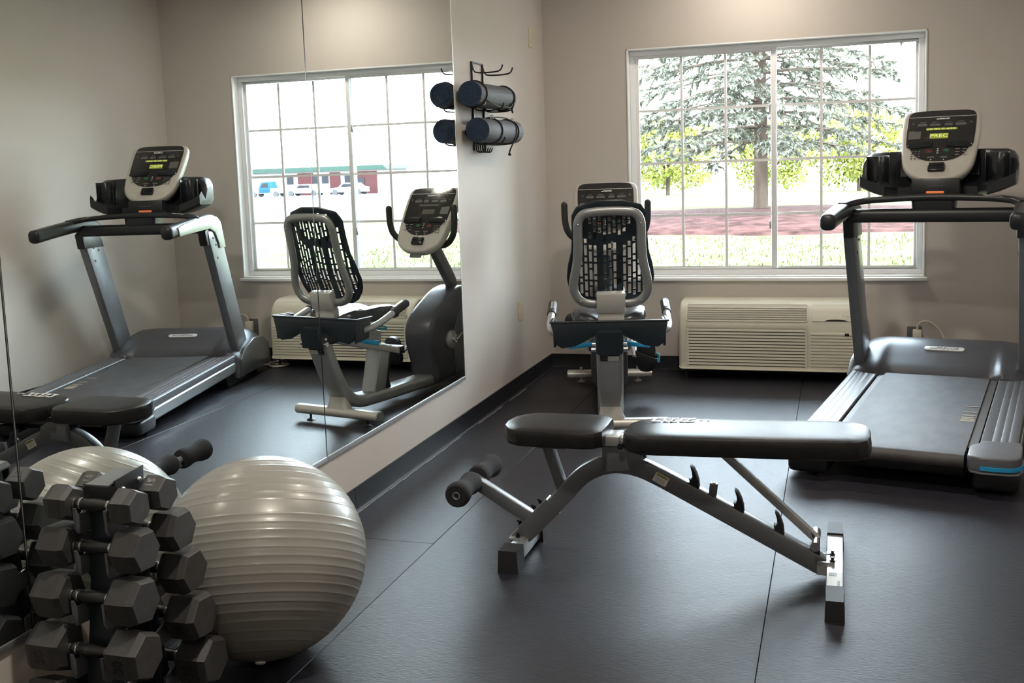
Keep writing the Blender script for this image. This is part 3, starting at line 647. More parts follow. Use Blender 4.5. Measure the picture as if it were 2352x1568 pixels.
    for sx in (-1, 1):
        path = cr([(sx*.02, 1.00, .918), (sx*.09, .975, .912), (sx*.165, .935, .935), (sx*.220, .905, .985), (sx*.240, .893, 1.05), (sx*.243, .889, 1.15)], 6)
        b = B(); b.tube(path, r=.0195, n=14); b.ball(path[-1], .0195, 14, 8); obj('handlebar', b, M['rubber'], t)
    console(t, (0, .845, .945), 35, False)
    b = B(); b.box((0, .965, .98), (.12, .10, .14), rot=(R(-35), 0, 0), bev=.02); obj('console_mount', b, M['silver'], t)
    return t
bike()

# ------------------------------------------------------------------ weight bench
def bench():
    t = thing('weight_bench', 'adjustable weight bench with black pads and foam leg rollers in mid room', 'weight bench', (1.4, -3.40, 0))
    def X(x): return x-1.4
    def strip(path, w, h, n=4):
        bb = B(); bb.tube(cr([(X(x), 0, z) for x, z in path], n), sec=rr(w, h, .006, 2), up=(0, 0, 1)); return bb
    path = [(.782, .040), (.86, .115), (.94, .197), (1.00, .265), (1.045, .308), (1.10, .338), (1.16, .350), (1.23, .342), (1.30, .315), (1.42, .255), (1.60, .163), (1.80, .060), (1.838, .042)]
    fr = obj('main_beam', strip(path, .050, .062), M['gun'], t, ang=40)
    b = B()   # sleeve for leg bar and gusset plates at the apex
    d = Vector((.13, 0, .132)).normalized()
    b.tube([(X(.822), 0, .080), (X(.93), 0, .190)], sec=rr(.056, .068, .004, 2), up=(0, 0, 1)); obj('beam_sleeve', b, M['gun'], t)
    for sy in (-1, 1):
        b = B(); b.prism([(X(1.112), .325), (X(1.112), .415), (X(1.20), .415), (X(1.252), .385), (X(1.258), .345), (X(1.19), .332)], 'y', sy*.028-.003, sy*.028+.003, bev=.001); obj('gusset_plate', b, M['gun'], t)
    b = B(); b.box((X(1.145), -.0, .438), (.062, .10, .034), bev=.004); b.box((X(1.180), 0, .425), (.02, .07, .05), bev=.003); obj('hinge_bracket', b, M['silver'], t)
    b = B(); b.lathe([(.011, -.062), (.011, .062)], 12, T=Matrix.Translation((X(1.182), 0, .425)) @ Matrix.Rotation(R(90), 4, 'X')); obj('hinge_bolt', b, M['blackg'], t)
    # pads
    def pad(name, out, z0, z1, tilt=0.0, crown=.010):
        rings = []
        cx = sum(p[0] for p in out)/len(out)
        for k, z in ((.955, z0), (.985, z0+.004), (1.0, z0+.014), (1.0, z0+.036), (.985, z1-.008), (.955, z1-.001), (.90, z1+.003), (.70, z1+crown*.6), (.35, z1+crown*.8), (.06, z1+crown*.85)):
            sx = [(cx+(x-cx)*(1-(1-k)*.30 if k > .93 else 1-(1-.93)*.3-(.93-k)), y*k) for x, y in out]
            rings.append([(X(x), y, z+(x-cx)*tilt) for x, y in sx])
        return obj(name, B().loft(rings), M['vinyl'], t, ang=28)
    so = [(.772, -.055), (.800, -.108), (.838, -.136), (.90, -.140), (1.07, -.140), (1.108, -.128), (1.128, -.095), (1.130, 0), (1.128, .095), (1.108, .128), (1.07, .138), (.90, .138), (.838, .132), (.800, .104), (.772, .055), (.766, 0)]
    sp = pad('seat_pad', so, .430, .484)
    po = [(1.192, -.060), (1.212, -.105), (1.252, -.136), (1.31, -.145), (1.90, -.145), (1.945, -.135), (1.975, -.105), (1.986, -.05), (1.986, .05), (1.975, .105), (1.945, .135), (1.90, .145), (1.31, .145), (1.252, .136), (1.212, .105), (1.192, .06)]
    bp_ = pad('back_pad', po, .428, .486, .020)
    b = B()   # white printed lettering strokes on the pad's far edge
    for i, (x, w, s) in enumerate(((1.285, .030, .5), (1.318, .022, -.4), (1.345, .026, .5), (1.375, .022, 0), (1.402, .028, .6), (1.436, .012, 0), (1.46, .010, 0))):
        for dy in ((.062, .108) if i < 5 else (.088,)):
            b.box((X(x), dy, .4950+(x-1.6)*.020), (w, .010, .0008), rot=(0, 0, s*.4))
        if i < 5: b.box((X(x)-w*.3, .085, .4950+(x-1.6)*.020), (.008, .045, .0008), rot=(0, 0, -s*.4))
    obj('pad_print', b, M['lite'], bp_)
    b = B(); b.box((X(1.0), 0, .418), (.30, .05, .022), bev=.003); b.box((X(.95), 0, .423), (.10, .20, .012)); obj('seat_bar', b, M['gun'], t)
    b = B(); b.box((X(1.55), 0, .413), (.68, .05, .028), rot=(0, -.02, 0), bev=.003); obj('back_bar', b, M['gun'], t)
    b = B(); b.tube([(X(.908), 0, .415), (X(.962), 0, .245)], sec=rr(.044, .036, .004, 2), up=(1, 0, 0)); obj('seat_support', b, M['gun'], t)
    # leg bar and rollers
    b = B(); b.tube([(X(.632), 0, .258), (X(.868), 0, .120)], sec=rr(.040, .044, .004, 2), up=(0, 0, 1)); obj('leg_bar', b, M['tmgun'], t)
    AX = Matrix.Translation((X(.634), 0, .262)) @ Matrix.Rotation(R(90), 4, 'X')
    b = B(); b.lathe([(.011, -.198), (.0135, -.198), (.0135, .198), (.011, .198), (.011, .150), (.0, .150)], 18, T=AX); obj('roller_axle', b, M['silver'], t)
    for s in (-1, 1):
        z0, z1 = (.026, .196)
        prof = [(.0145, z1), (.036, z1+.001), (.042, z1-.004), (.0445, z1-.014), (.0435, z1-.032), (.037, z1-.065), (.0345, z1-.085), (.0355, z1-.110), (.040, z0+.030), (.0405, z0+.014), (.037, z0+.004), (.030, z0), (.0145, z0)]
        b = B(); b.lathe([(r_, s*z) for r_, z in prof], 28, T=AX, caps=False); obj('foam_roller', b, M['foam'], t)
    # back strut with pivot
    b = B(); b.tube([(X(1.520), 0, .402), (X(1.820), 0, .128)], sec=rr(.030, .026, .003, 2), up=(0, 0, 1)); st = obj('back_strut', b, M['silver'], t)
    b = B(); b.lathe([(.016, -.075), (.016, -.045), (.0155, -.045), (.0155, .045), (.016, .045), (.016, .075)], 16, T=Matrix.Translation((X(1.815), 0, .128)) @ Matrix.Rotation(R(90), 4, 'X')); obj('strut_pin', b, M['chrome'], st)
    # ladder catches
    sl = math.atan2(-.103*2, .40)
    for x, z in ((1.415, .280), (1.562, .205), (1.692, .137), (1.806, .078)):
        b = B(); cp = [(0, -.008), (.024, -.018), (.022, .012), (.016, .034), (.006, .056), (-.006, .066), (.000, .045), (.002, .028), (-.004, .018), (-.010, .022), (-.008, .008)]
        b.prism([(X(x)+u, z+.012+v) for u, v in cp], 'y', -.018, .018, bev=.002); obj('ladder_catch', b, M['black'], t)
    b = B(); b.box((X(1.484), 0, .274), (.026, .026, .05), rot=(0, .12, 0), bev=.002); b.lathe([(.006, 0), (.006, .002)], 10, T=Matrix.Translation((X(1.487), 0, .299))); obj('catch_stub', b, M['gun'], t)
    # feet
    def foot(name, x, y0, y1, w, h, zc, capl, cw, ch, lean=0):
        b = B(); b.box((X(x), (y0+y1)/2, zc), (w, y1-y0, h), bev=.003); o = obj(name, b, M['silver'], t)
        for y, s in ((y0, -1), (y1, 1)):
            bb = B(); ya, yb = (y-.012*s*0, y-s*capl)
            bb.loft([[(X(x)+dx, yy, z) for dx, z in ((-cw/2, 0), (cw/2, 0), (cw/2*k, ch), (-cw/2*k, ch))] for yy, k in ((yb, .92), (y+s*.004, .88))]); obj('end_cap', bb, M['rubber'], o)
        return o
    foot('front_foot', .812, -.195, .195, .050, .050, .040, .075, .074, .080)
    rf = foot('rear_foot', 1.876, -.345, .360, .052, .046, .036, .115, .058, .066)
    b = B(); b.box((X(1.876), -.165, .0595), (.042, .115, .0008)); obj('sticker', b, M['paper'], rf)
    b = B(); b.box((X(1.887), -.195, .0603), (.008, .045, .0006)); b.box((X(1.870), -.12, .0603), (.024, .03, .0005)); obj('sticker_print', b, M['dim'], rf)
    b = B(); b.box((X(1.850), 0, .062), (.05, .07, .006), rot=(0, .0, 0)); b.box((X(1.845), -.04, .045), (.05, .006, .045)); b.box((X(1.845), .04, .045), (.05, .006, .045)); obj('foot_bracket', b, M['silver'], t)
    for x, y, z in ((1.868, .03, .066), (1.868, -.03, .066), (.80, .035, .070), (.80, -.035, .070)):
        b = B(); b.lathe([(.009, 0), (.009, .007), (.005, .007), (.005, .016), (0, .016)], 6, T=Matrix.Translation((X(x), y, z))); obj('bolt', b, M['blackg'], t)
    b = B(); b.box((X(.80), 0, .068), (.058, .105, .005)); obj('front_bracket', b, M['silver'], t)
    for x, z in ((.822, .096), (.876, .155), (.90, .178)):
        b = B(); b.lathe([(.008, 0), (.008, .010), (.004, .010), (.004, .018), (0, .018)], 6, T=Matrix.Translation((X(x)-.02, 0, z+.012)) @ Matrix.Rotation(R(-45), 4, 'Y')); obj('bolt', b, M['blackg'], t)
    # warning sticker on the beam
    dv = Vector((.40, 0, -.205)).normalized(); up = Vector((.205, 0, .40)).normalized(); LT = basis((X(1.312), -.0256, .3085), dv, up, (0, -1, 0))
    b = B(); b.prism(rr(.050, .034, .004, 3), 'z', 0, .0008, T=LT); lb = obj('warning_label', b, M['paper'], t)
    b = B(); b.prism(rr(.048, .010, .002, 2), 'z', .0008, .0012, T=LT @ Matrix.Translation((0, .0105, 0))); obj('label_band', b, M['yellow'], lb)
    text('label_text', '\u25b2WARNING', .0085, M['ink'], lb, LT @ Matrix.Translation((0, .0105, .0014)), ext=.0002, bold=.0003, width=.038)
    b = B()
    for k in range(3): b.box((-.004+.002*k, .001-.006*k, .001), (.036, .0016, .0004), T=LT)
    obj('label_lines', b, M['dim'], lb)
bench()

# ------------------------------------------------------------------ exercise ball
BC, BR, BRZ = (0.305, -4.305, 0.286), 0.294, 0.286
def xball():
    b = B(); n, m = 72, 168; vs = []
    rings_at = [math.asin(max(-1, min(1, -.965+1.93*(k+.5)/25))) for k in range(25)]
    rings_at = [a for k, a in enumerate(rings_at) if k not in (16,)]
    las = [(-math.pi/2+math.pi*i/100, 0) for i in range(101)]
    las = [p for p in las if all(abs(p[0]-q) > .016 for q in rings_at)]
    for q in rings_at: las += [(q-.0125, 0), (q-.0060, .0018), (q, .0025), (q+.0060, .0018), (q+.0125, 0)]
    las.sort(); m = len(las)-1
    for la, g in las:
        rad = 1+g
        for j in range(n):
            lo = 2*math.pi*j/n; vs.append((rad*math.cos(la)*math.cos(lo), rad*math.cos(la)*math.sin(lo), rad*math.sin(la)))
    fs = [(i*n+j, i*n+(j+1) % n, (i+1)*n+(j+1) % n, (i+1)*n+j) for i in range(m) for j in range(n)]
    vd = Vector((BC[0]-1.8807, BC[1]+6.84, 0)).normalized(); side = Vector((vd.y, -vd.x, 0))
    T = Matrix.Diagonal((BR, BR, BRZ, 1)) @ Matrix.Rotation(R(-30), 4, side) @ Matrix.Rotation(R(5), 4, vd)
    t = thing('exercise_ball', 'large pearl grey ribbed exercise ball beside the dumbbell rack', 'exercise ball', BC)
    obj('ball_skin', B().add(vs, fs, T), M['ball'], t, ang=60)
    P = T @ Matrix.Translation((0, 0, -.985))
    b = B(); b.lathe([(.05, 0), (.05, -.03), (.03, -.04), (0, -.04)], 14, T=P); obj('air_plug', b, M['paper'], t)
xball()

# ------------------------------------------------------------------ dumbbell rack and dumbbells
XC = 0.205
tiers = [(.612, -4.855, -4.745, .091, .062, .080), (.511, -4.862, -4.715, .102, .076, .096), (.397, -4.886, -4.690, .104, .082, .103), (.273, -4.904, -4.676, .110, .090, .108), (.144, -4.932, -4.650, .113, .092, .113)]
# (z, y near, y far, half spacing of heads, head width, head flat-to-flat)
def rack():
    t = thing('dumbbell_rack', 'black A-frame dumbbell rack in front of the near mirror', 'dumbbell rack', (XC, -4.79, 0))
    Y0 = 4.79
    for s, lb in ((0, 'near'), (1, 'far')):
        ys = [(q[1+s]+Y0, q[0]) for q in tiers]
        sg = -1 if s == 0 else 1
        b = B(); inn = [(y-sg*.045, z) for y, z in ys]
        top = (sg*.012, .650); bot = (ys[-1][0]-sg*.028, .012)
        b.tube([(0, top[0], top[1]), (0, (top[0]+bot[0])/2-sg*.004, .33), (0, bot[0], bot[1])], sec=rr(.070, .040, .003, 2), up=(0, sg, .2)); lg = obj('leg', b, M['shell'], t)
        for (y, z) in ys:
            for x in (-.043, .043):
                b = B(); b.prism([(y-sg*.060, z-.030), (y-sg*.018, z-.020), (y-sg*.002, z-.024), (y+sg*.016, z-.020), (y+sg*.022, z-.004), (y+sg*.027, z-.004), (y+sg*.024, z-.055), (y+sg*.016, z-.068), (y-sg*.060, z-.075)], 'x', x-.004, x+.004, bev=.001); obj('cradle', b, M['tmgun'], lg)
    b = B(); rings = []
    for y in (-.058, -.054, .050, .054):
        rings.append([(x, y, .668-(.010 if x < -.04 else 0)+(.010 if x > 0.035 else 0)+.004*(y/.058)+dz) for x, dz in ((-.047, 0), (-.036, 0), (-.01, 0), (.01, 0), (.03, 0), (.044, 0), (.044, -.004), (.03, -.004), (.01, -.004), (-.01, -.004), (-.036, -.004), (-.047, -.004))])
    cp = obj('top_cap', B().loft(rings), M['tmgun'], t); cp.location = (.004, 0, -.006)  # cap is black metal; its lit, reflecting top is put into the lighter grey
    b = B(); b.box((.0, -.054, .638), (.088, .006, .052), bev=.002); b.box((0, .050, .638), (.088, .006, .052), bev=.002); b.prism([(-.056, .676), (.052, .684), (.046, .615), (-.050, .615)], 'x', .042, .047, bev=.001); obj('cap_flange', b, M['black'], cp)
    for y, z in ((-.030, .648), (.030, .655)):
        b = B(); b.ball((.0465, y, z), .0075, 12, 8); obj('bolt', b, M['chrome'], cp)
    b = B(); b.box((0, 0, .012), (.16, .30, .010), bev=.003); b.box((0, -.12, .010), (.34, .05, .02), bev=.004); b.box((0, .12, .010), (.34, .05, .02), bev=.004); obj('foot_plate', b, M['black'], t)
rack()
HEXTXT = {0: '15', 1: '20', 2: '25', 3: '30', 4: '35'}
def dumbbell_meshes(k, half, w, d):
    # one set of shared meshes per weight
    R0 = d/2/math.cos(R(30)); b = B()
    parts = {}
    def head(sx):
        bb = B(); rings = []
        for dx, q in ((-w/2, .80), (-w/2+.010, .985), (-w/2+.016, 1.0), (w/2-.017, 1.0), (w/2-.004, .90), (w/2, .85)):
            rings.append([(sx*(half+dx), R0*q*math.cos(R(60*i+30)), R0*q*math.sin(R(60*i+30))) for i in range(6)])
        return bb.loft(rings)
    return head
def weight_number(head, sx, k, half, d, a):
    # number moulded into one flat of a head
    ca, sa = math.cos(R(a)), math.sin(R(a)); nv = Vector((0, ca, sa)); upv = Vector((-1, 0, 0)); xv = upv.cross(nv)
    text('weight_number', HEXTXT[k], d*.34, M['black'], head, basis(nv*(d/2+.0002)+Vector((sx*half, 0, 0)), xv, upv, nv), ext=.0006, bold=.0006)
lay = [  # roll angle of each dumbbell, near side then far side
    (4, 26, 18, 6, 10), (6, 30, 31, 24, 9)]
side_lbl = ('near side of the rack, facing the camera', 'far side of the rack, facing the ball')
ord_lbl = ('smallest hex dumbbell, top tier, ', 'hex dumbbell, second tier from the top, ', 'hex dumbbell, middle tier, ', 'hex dumbbell, fourth tier down, ', 'largest hex dumbbell, bottom tier, ')
for k, (z, yn, yf, half, w, d) in enumerate(tiers):
    proto = None
    for s, y in ((0, yn), (1, yf)):
        lbl = ord_lbl[k]+side_lbl[s]
        rootn = thing('dumbbell', 'black '+lbl, 'dumbbell', (XC, y, z), 0, 'hex dumbbells on the rack')
        rootn.rotation_euler = (R(lay[s][k]), 0, 0)
        if proto is None:
            head = dumbbell_meshes(k, half, w, d)
            hs = [obj('hex_head', head(sx), M['hex'], rootn, smooth=False) for sx in (-1, 1)]
            L = half-w/2+.004
            b = B(); b.lathe([(.0115, -L), (.0115, -L*.86), (.0145, -L*.84), (.0145, -L*.70), (.0125, -L*.66), (.0150, -L*.35), (.0165, 0), (.0150, L*.35), (.0125, L*.66), (.0145, L*.70), (.0145, L*.84), (.0115, L*.86), (.0115, L)], 18, T=Matrix.Rotation(R(90), 4, 'Y'))
            hn = obj('handle', b, M['grip'], rootn)
            for q_ in (-.88, -.62, .62, .88):
                b = B(); b.lathe([(.0148, -.003), (.0155, .0), (.0148, .003)], 18, T=Matrix.Translation((q_*L, 0, 0)) @ Matrix.Rotation(R(90), 4, 'Y')); obj('handle_collar', b, M['chrome'], hn)
            if k >= 3:
                for q_, sx in enumerate((-1, 1)): weight_number(hs[q_], sx, k, half, d, 180)
            proto = rootn
        else:
            for ch in list(proto.children):
                c = ch.copy(); C.objects.link(c); c.parent = rootn
                for g in ch.children:
                    q = g.copy(); C.objects.link(q); q.parent = c
                if k == 0 and ch.name.startswith('hex_head'): weight_number(c, -1 if ch is hs[0] else 1, k, half, d, 120)

# ------------------------------------------------------------------ air conditioner under the window
def ptac():
    x0, x1, yd, z0, z1 = .918, 2.030, -.285, .080, .498
    t = thing('air_conditioner', 'almond through-wall air conditioner below the window', 'air conditioner', ((x0+x1)/2, 0, 0)); hx = (x1-x0)/2
    prof = cr([(0, z1, 0), (-.10, z1-.001, 0), (-.17, z1-.007, 0), (-.228, z1-.034, 0), (-.258, z1-.075, 0), (-.274, z1-.125, 0), (yd+.003, z1-.18, 0), (yd, z1-.26, 0), (yd, z0+.006, 0), (yd+.008, z0, 0), (0, z0, 0)], 4)
    p = [(q.x, q.y) for q in prof]
    rings = []
    for x, k in ((-hx, .95), (-hx+.008, .985), (-hx+.022, 1.0), (hx-.022, 1.0), (hx-.008, .985), (hx, .95)):
        rings.append([(x, y*k, .29+(z-.29)*(.96+.04*(k-.95)/.05)) for y, z in p])
    body = obj('cabinet', B().loft(rings), M['ptac'], t, ang=45)
    def fy(z):   # front surface at height z
        for (ya, za), (yb, zb) in zip(p, p[1:]):
            if zb <= z <= za and ya < -.1: return ya+(yb-ya)*(z-za)/(zb-za+1e-9)
        return yd
    # discharge grille
    b = B(); gx0, gx1 = -hx+.055, .228
    b.loft([[(x, fy(z)-.0012, z) for z in (.387, .40, .42, .44, .458, .470)] for x in (gx0, gx1)], closed=False); obj('outlet_recess', b, M['ptacd'] if 0 else M['housing'], t)
    b = B()
    for z in (.395, .408, .421, .434, .447, .459): b.tube([(gx0, fy(z)-.004, z), (gx1, fy(z)-.004, z)], sec=rr(.009, .0045, .001, 1), up=(0, 0, 1))
    b.tube([(x, fy(z)-.004, z) for x, z in [(gx0+(gx1-gx0)/2+u, .4275+v) for u, v in rr(gx1-gx0+.012, .097, .012, 3)]], r=.0035, n=6, closed=True); obj('outlet_grille', b, M['ptac'], t)
    b = B(); b.loft([[(x, fy(z)-.004, z) for z in (.385, .40, .42, .44, .46, .475)] for x in (.262, hx-.03)], closed=False)
    b.tube([(x, fy(z)-.004, z) for x, z in ((.262, .385), (.262, .43), (.262, .475), (.4, .475), (hx-.03, .475), (hx-.03, .43), (hx-.03, .385), (.47, .385), (.44, .392), (.40, .395), (.36, .392), (.33, .385))], r=.0014, n=5, closed=True); cd = obj('control_door', b, M['ptac'], t)
    b = B(); b.prism([(.33, .384), (.345, .390), (.37, .394), (.40, .395), (.43, .394), (.455, .390), (.47, .384)], 'y', fy(.388)-.0055, fy(.388)-.004); obj('finger_notch', b, M['ptacd'], cd)
    b = B(); b.box((.47, fy(.415)-.0048, .415), (.026, .001, .004)); b.box((.44, fy(.415)-.0048, .415), (.010, .001, .006)); obj('maker_mark', b, M['lite'], cd)
    # filter doors and intake louvers
    for xa, xb in ((-hx+.05, -.065), (-.061, .232)):
        b = B(); b.box(((xa+xb)/2, fy(.345)-.001, .347), (xb-xa, .004, .026), bev=.0015); obj('filter_door', b, M['ptac'], t)
    b = B(); b.box((-hx+.05+(.232+hx-.05)/2, yd-.0004, .214), (.232+hx-.05, .001, .236)); obj('intake_recess', b, M['ptacd'], t)
    for nm, xa, xb, zz in (('intake_louvers', -hx+.05, .232, .331), ('louver_panel', .250, hx-.025, .314)):
        b = B(); n = 12 if xa < 0 else 11
        for i in range(n):
            z = zz-.0075-.0195*i
            b.prism([(yd-.0006, z-.0075), (yd-.0075, z-.0068), (yd-.0065, z+.004), (yd-.0006, z+.0068)], 'x', xa+(.012 if xa < 0 else 0), xb-(.012 if xa < 0 else 0))
        if xa < 0: b.box((xa+.006, yd-.003, .214), (.014, .006, .24)); b.box((xb-.006, yd-.003, .214), (.014, .006, .24))
        obj(nm, b, M['ptac'], t)
    b = B(); b.tube([(.463-.012, yd-.0075, .305), (.463+.012, yd-.0075, .305)], sec=rr(.008, .016, .0035, 3), up=(0, 0, 1)); obj('sensor_window', b, M['blackg'], t)
    b = B()
    for x in (-hx+.04, hx-.04): b.lathe([(.012, 0), (.012, .02), (.007, .02), (.007, z0+.01)], 12, T=Matrix.Translation((x, yd+.04, 0)))
    obj('leveling_foot', b, M['black'], t)
    # power cord, plug
    cxw = (x0+x1)/2
    path = cr([(2.354-cxw, -.045, .300), (2.356-cxw, -.05, .335), (2.395-cxw, -.055, .358), (2.45-cxw, -.06, .335), (2.50-cxw, -.07, .26), (2.52-cxw, -.08, .12), (2.49-cxw, -.10, .02), (2.40-cxw, -.17, .008), (2.25-cxw, -.19, .008), (2.12-cxw, -.20, .008), (2.02-cxw, -.15, .008), (1.96-cxw, -.17, .010), (1.97-cxw, -.25, .012), (2.05-cxw, -.27, .012), (2.10-cxw, -.20, .022), (2.05-cxw, -.12, .03), (1.95-cxw, -.10, .085)], 7)
    b = B(); b.tube(path, r=.0065, n=8); cd = obj('power_cord', b, M['cord'], t)
    b = B(); b.box((2.352-cxw, -.032, .262), (.052, .044, .082), bev=.008); obj('plug', b, M['cord'], cd)
ptac()

# ------------------------------------------------------------------ wall plates
def plate_thing(name, lbl, cat, loc, rz, w=.086, h=.125, kind='outlet'):
    t = thing(name, lbl, cat, loc, rz)
    b = B(); b.prism(rr(w, h, .006, 3), 'y', -.005, 0, bev=.002); obj('cover_plate', b, M['ivory'] if kind != 'back' else M['gun'], t)
    b = B()
    if kind == 'switch': b.box((0, -.0065, 0), (.034, .004, .066), bev=.0015); obj('rocker', b, M['ivory'], t)
    else:
        for z in (-.022, .022): b.prism([(x, y+z) for x, y in rr(.032, .030, .011, 4)], 'y', -.0075, -.004); 
        obj('socket', b, M['ivory'] if kind != 'back' else M['gun'], t)
    return t
plate_thing('wall_outlet', 'ivory wall outlet low on the left wall below the yoga mats', 'outlet', (0, -.710, .497), R(90))
plate_thing('switch_plate', 'ivory switch plate high on the left wall near the corner', 'switch', (0, -.292, 2.20), R(90), kind='switch')
plate_thing('wall_outlet', 'dark outlet plate behind the treadmill that holds the cream plug', 'outlet', (2.338, 0, .255), 0, kind='back')

# ------------------------------------------------------------------ yoga mat rack and mats
def mat_rack():
    t = thing('mat_rack', 'black wire wall rack carrying two rolled mats', 'mat rack', (0, -1.38, 1.70))
    b = B()
    for y in (-.089, .091): b.tube([(.006, y, .25), (.006, y, -.225)], sec=rr(.008, .012, .002, 2), up=(1, 0, 0))
    b.tube([(.006, -.089, .247), (.006, .091, .247)], sec=rr(.006, .010, .002, 2), up=(1, 0, 0)); b.tube([(.006, -.089, -.140), (.006, .091, -.140)], r=.004)
    obj('rack_frame', b, M['wire'], t)
    for z in (.21, .010, -.170):
        for y in (-.089, .091):
            b = B(); b.tube(cr([(.008, y, z+.03), (.012, y, z+.012), (.026, y, z-.018), (.08, y, z-.0245), (.145, y, z-.022), (.170, y, z-.012), (.181, y, z+.012)], 5), r=.0042, n=8); obj('hook', b, M['wire'], t)
    for i, y in enumerate((-.085, -.045, -.0, .045, .09)):
        b = B(); b.tube(cr([(.008, y*.8, -.140), (.010, y*.8, -.215), (.020, y*.8, -.232), (.045, y*.8, -.232), (.055, y*.8, -.210)], 4), r=.0035, n=7); obj('small_hook', b, M['wire'], t)
mat_rack()
def yoga(label, c, L, dz, seed):
    rnd = random.Random(seed)
    t = thing('yoga_mat', label, 'yoga mat', c, 0, 'rolled mats on the wall rack'); r = .065
    n = 40; out = []
    prof = []
    for i in range(n):
        a = 2*math.pi*i/n; k = 1+.02*math.sin(2*a+seed)+.008*math.sin(5*a); prof.append((r*k*math.cos(a), r*k*math.sin(a)))
    prof = [(x+(.010 if 20 < i < 23 and seed == 2 else 0)*-1, z) for i, (x, z) in enumerate(prof)]
    def ring(y, k=1.0, sag=0.0): return [(x*k, y, z*k+sag) for x, z in prof]
    b = B(); b.loft([ring(-L/2, .985), ring(-L/2+.004), ring(-L*.2, 1, -.001), ring(L*.2, 1, dz*.5), ring(L/2-.004, 1, dz), ring(L/2, .985, dz)], cap=False)
    obj('mat_roll', b, M['yoga'], t, ang=60)
    for y, s, sg in ((-L/2, -1, 0), (L/2, 1, dz)):
        b = B(); vs = []; k = 150     # spiral end face
        b.lathe([(r*.985, 0), (r*.9, .001), (r*.7, -.0005), (r*.45, .001), (r*.2, 0), (0, -.002)], 36, T=Matrix.Translation((0, y+s*.0005, sg)) @ Matrix.Rotation(R(90), 4, 'X'), caps=False)
        b.tube([(r*(.08+.88*i/110)*math.cos(i*.42), y+s*.0018, sg+r*(.08+.88*i/110)*math.sin(i*.42)) for i in range(111)], sec=[(-.0012, -.0012), (.0012, -.0012), (.0012, .0012), (-.0012, .0012)], cap=True)
        obj('rolled_end', b, M['yogaend'], t)
    st = B()
    for y in ((-L*.40, L*.40) if seed == 1 else (-L*.18, L*.30)):
        st.tube([(x*1.03, y+.012*math.cos(i*.157), z*1.03+dz*(y/L+.5)) for i, (x, z) in enumerate(prof)], sec=rr(.012, .003, .001, 1), closed=True, up=None)
    if seed == 1:
        st.tube(cr([(.060, -L*.38, -.025), (.066, -L*.2, -.045), (.060, -.0, -.055), (.058, L*.15, -.050), (.064, L*.3, -.052), (.062, L*.40, -.03)], 6), r=.004, n=6)
        st.tube(cr([(.062, L*.36, -.03), (.055, L*.41, -.062), (.05, L*.45, -.075)], 4), r=.006, n=6)
    else:
        st.tube(cr([(.01, -L*.18, .069), (.01, .0, .075), (.02, L*.18, .074), (.03, L*.30, .062)], 6), r=.004, n=6)
        st.tube(cr([(.035, L*.30, .060), (.070, L*.26, .01), (.068, L*.2, -.04), (.055, L*.12, -.10), (.052, L*.10, -.125)], 6), r=.0045, n=6)
        st.tube([(.052, L*.10, -.125), (.053, L*.12, -.128)], r=.008, n=6)
    obj('carry_strap', st, M['wire'], t)
    bk = B()
    for p in (((.050, -L*.38, -.045),) if seed == 1 else ((.015, -L*.18, .073), (.036, L*.30, .063))): bk.tube([(p[0]+u, p[1], p[2]+v) for u, v in rr(.018, .018, .003, 2)], r=.0025, n=6, closed=True)
    obj('strap_ring', bk, M['latch'], t)
yoga('upper rolled grey yoga mat on the wall rack, strapped at both ends', (.084, -1.434, 1.760), .60, .004, 1)
yoga('lower rolled grey yoga mat on the wall rack, its strap hanging down', (.098, -1.365, 1.577), .62, .002, 2)

# ------------------------------------------------------------------ outside
def gz(y): return .10+.025*y if y < 15 else (.475-(y-15)*1.475/95 if y < 110 else -1.0)
b = B(); ys = [.3, 1, 2, 4, 6, 8, 10, 12, 15, 20, 30, 45, 60, 80, 110, 160, 260]; xs = [-80, -40, -20, -10, -5, 0, 5, 9]
vs = [(x, y, gz(y)) for y in ys for x in xs]; nx = len(xs)
b.add(vs, [(i*nx+j, i*nx+j+1, (i+1)*nx+j+1, (i+1)*nx+j) for i in range(len(ys)-1) for j in range(nx-1)]); lw = struct('lawn', b, M['lawn'], smooth=False)
b = B(); xs2 = [9, 20, 40, 70, 120, 200]; vs = [(x, y, gz(y)) for y in ys for x in xs2]; nx = len(xs2)
b.add(vs, [(i*nx+j, i*nx+j+1, (i+1)*nx+j+1, (i+1)*nx+j) for i in range(len(ys)-1) for j in range(nx-1)]); struct('road', b, M['conc'], smooth=False)
TX, TY = .50, 13.3; TZ = gz(TY)
b = B(); n = 40; rg = random.Random(5)
ringp = []
for i in range(n):
    a = 2*math.pi*i/n; k = 1+rg.uniform(-.05, .05); ringp.append((TX+.3+4.6*k*math.cos(a), 11.4+2.95*k*math.sin(a)))
vs = [(TX, 11.4, gz(11.4)+.10)]; fs = []
for q, h in ((.35, .09), (.7, .06), (.95, .03), (1.0, -.02)):
    for x, y in ringp: 
        xx, yy = TX+(x-TX)*q, 11.4+(y-11.4)*q; vs.append((xx, yy, gz(yy)+h+rg.uniform(-.012, .012)))
fs += [(0, 1+i, 1+(i+1) % n) for i in range(n)]
for k in range(3): fs += [(1+k*n+i, 1+k*n+(i+1) % n, 1+(k+1)*n+(i+1) % n, 1+(k+1)*n+i) for i in range(n)]
mo = obj('mulch', B().add(vs, fs), M['mulch']); tag(mo, 'bed of reddish bark mulch under the spruce tree outside', 'mulch', kind='stuff')
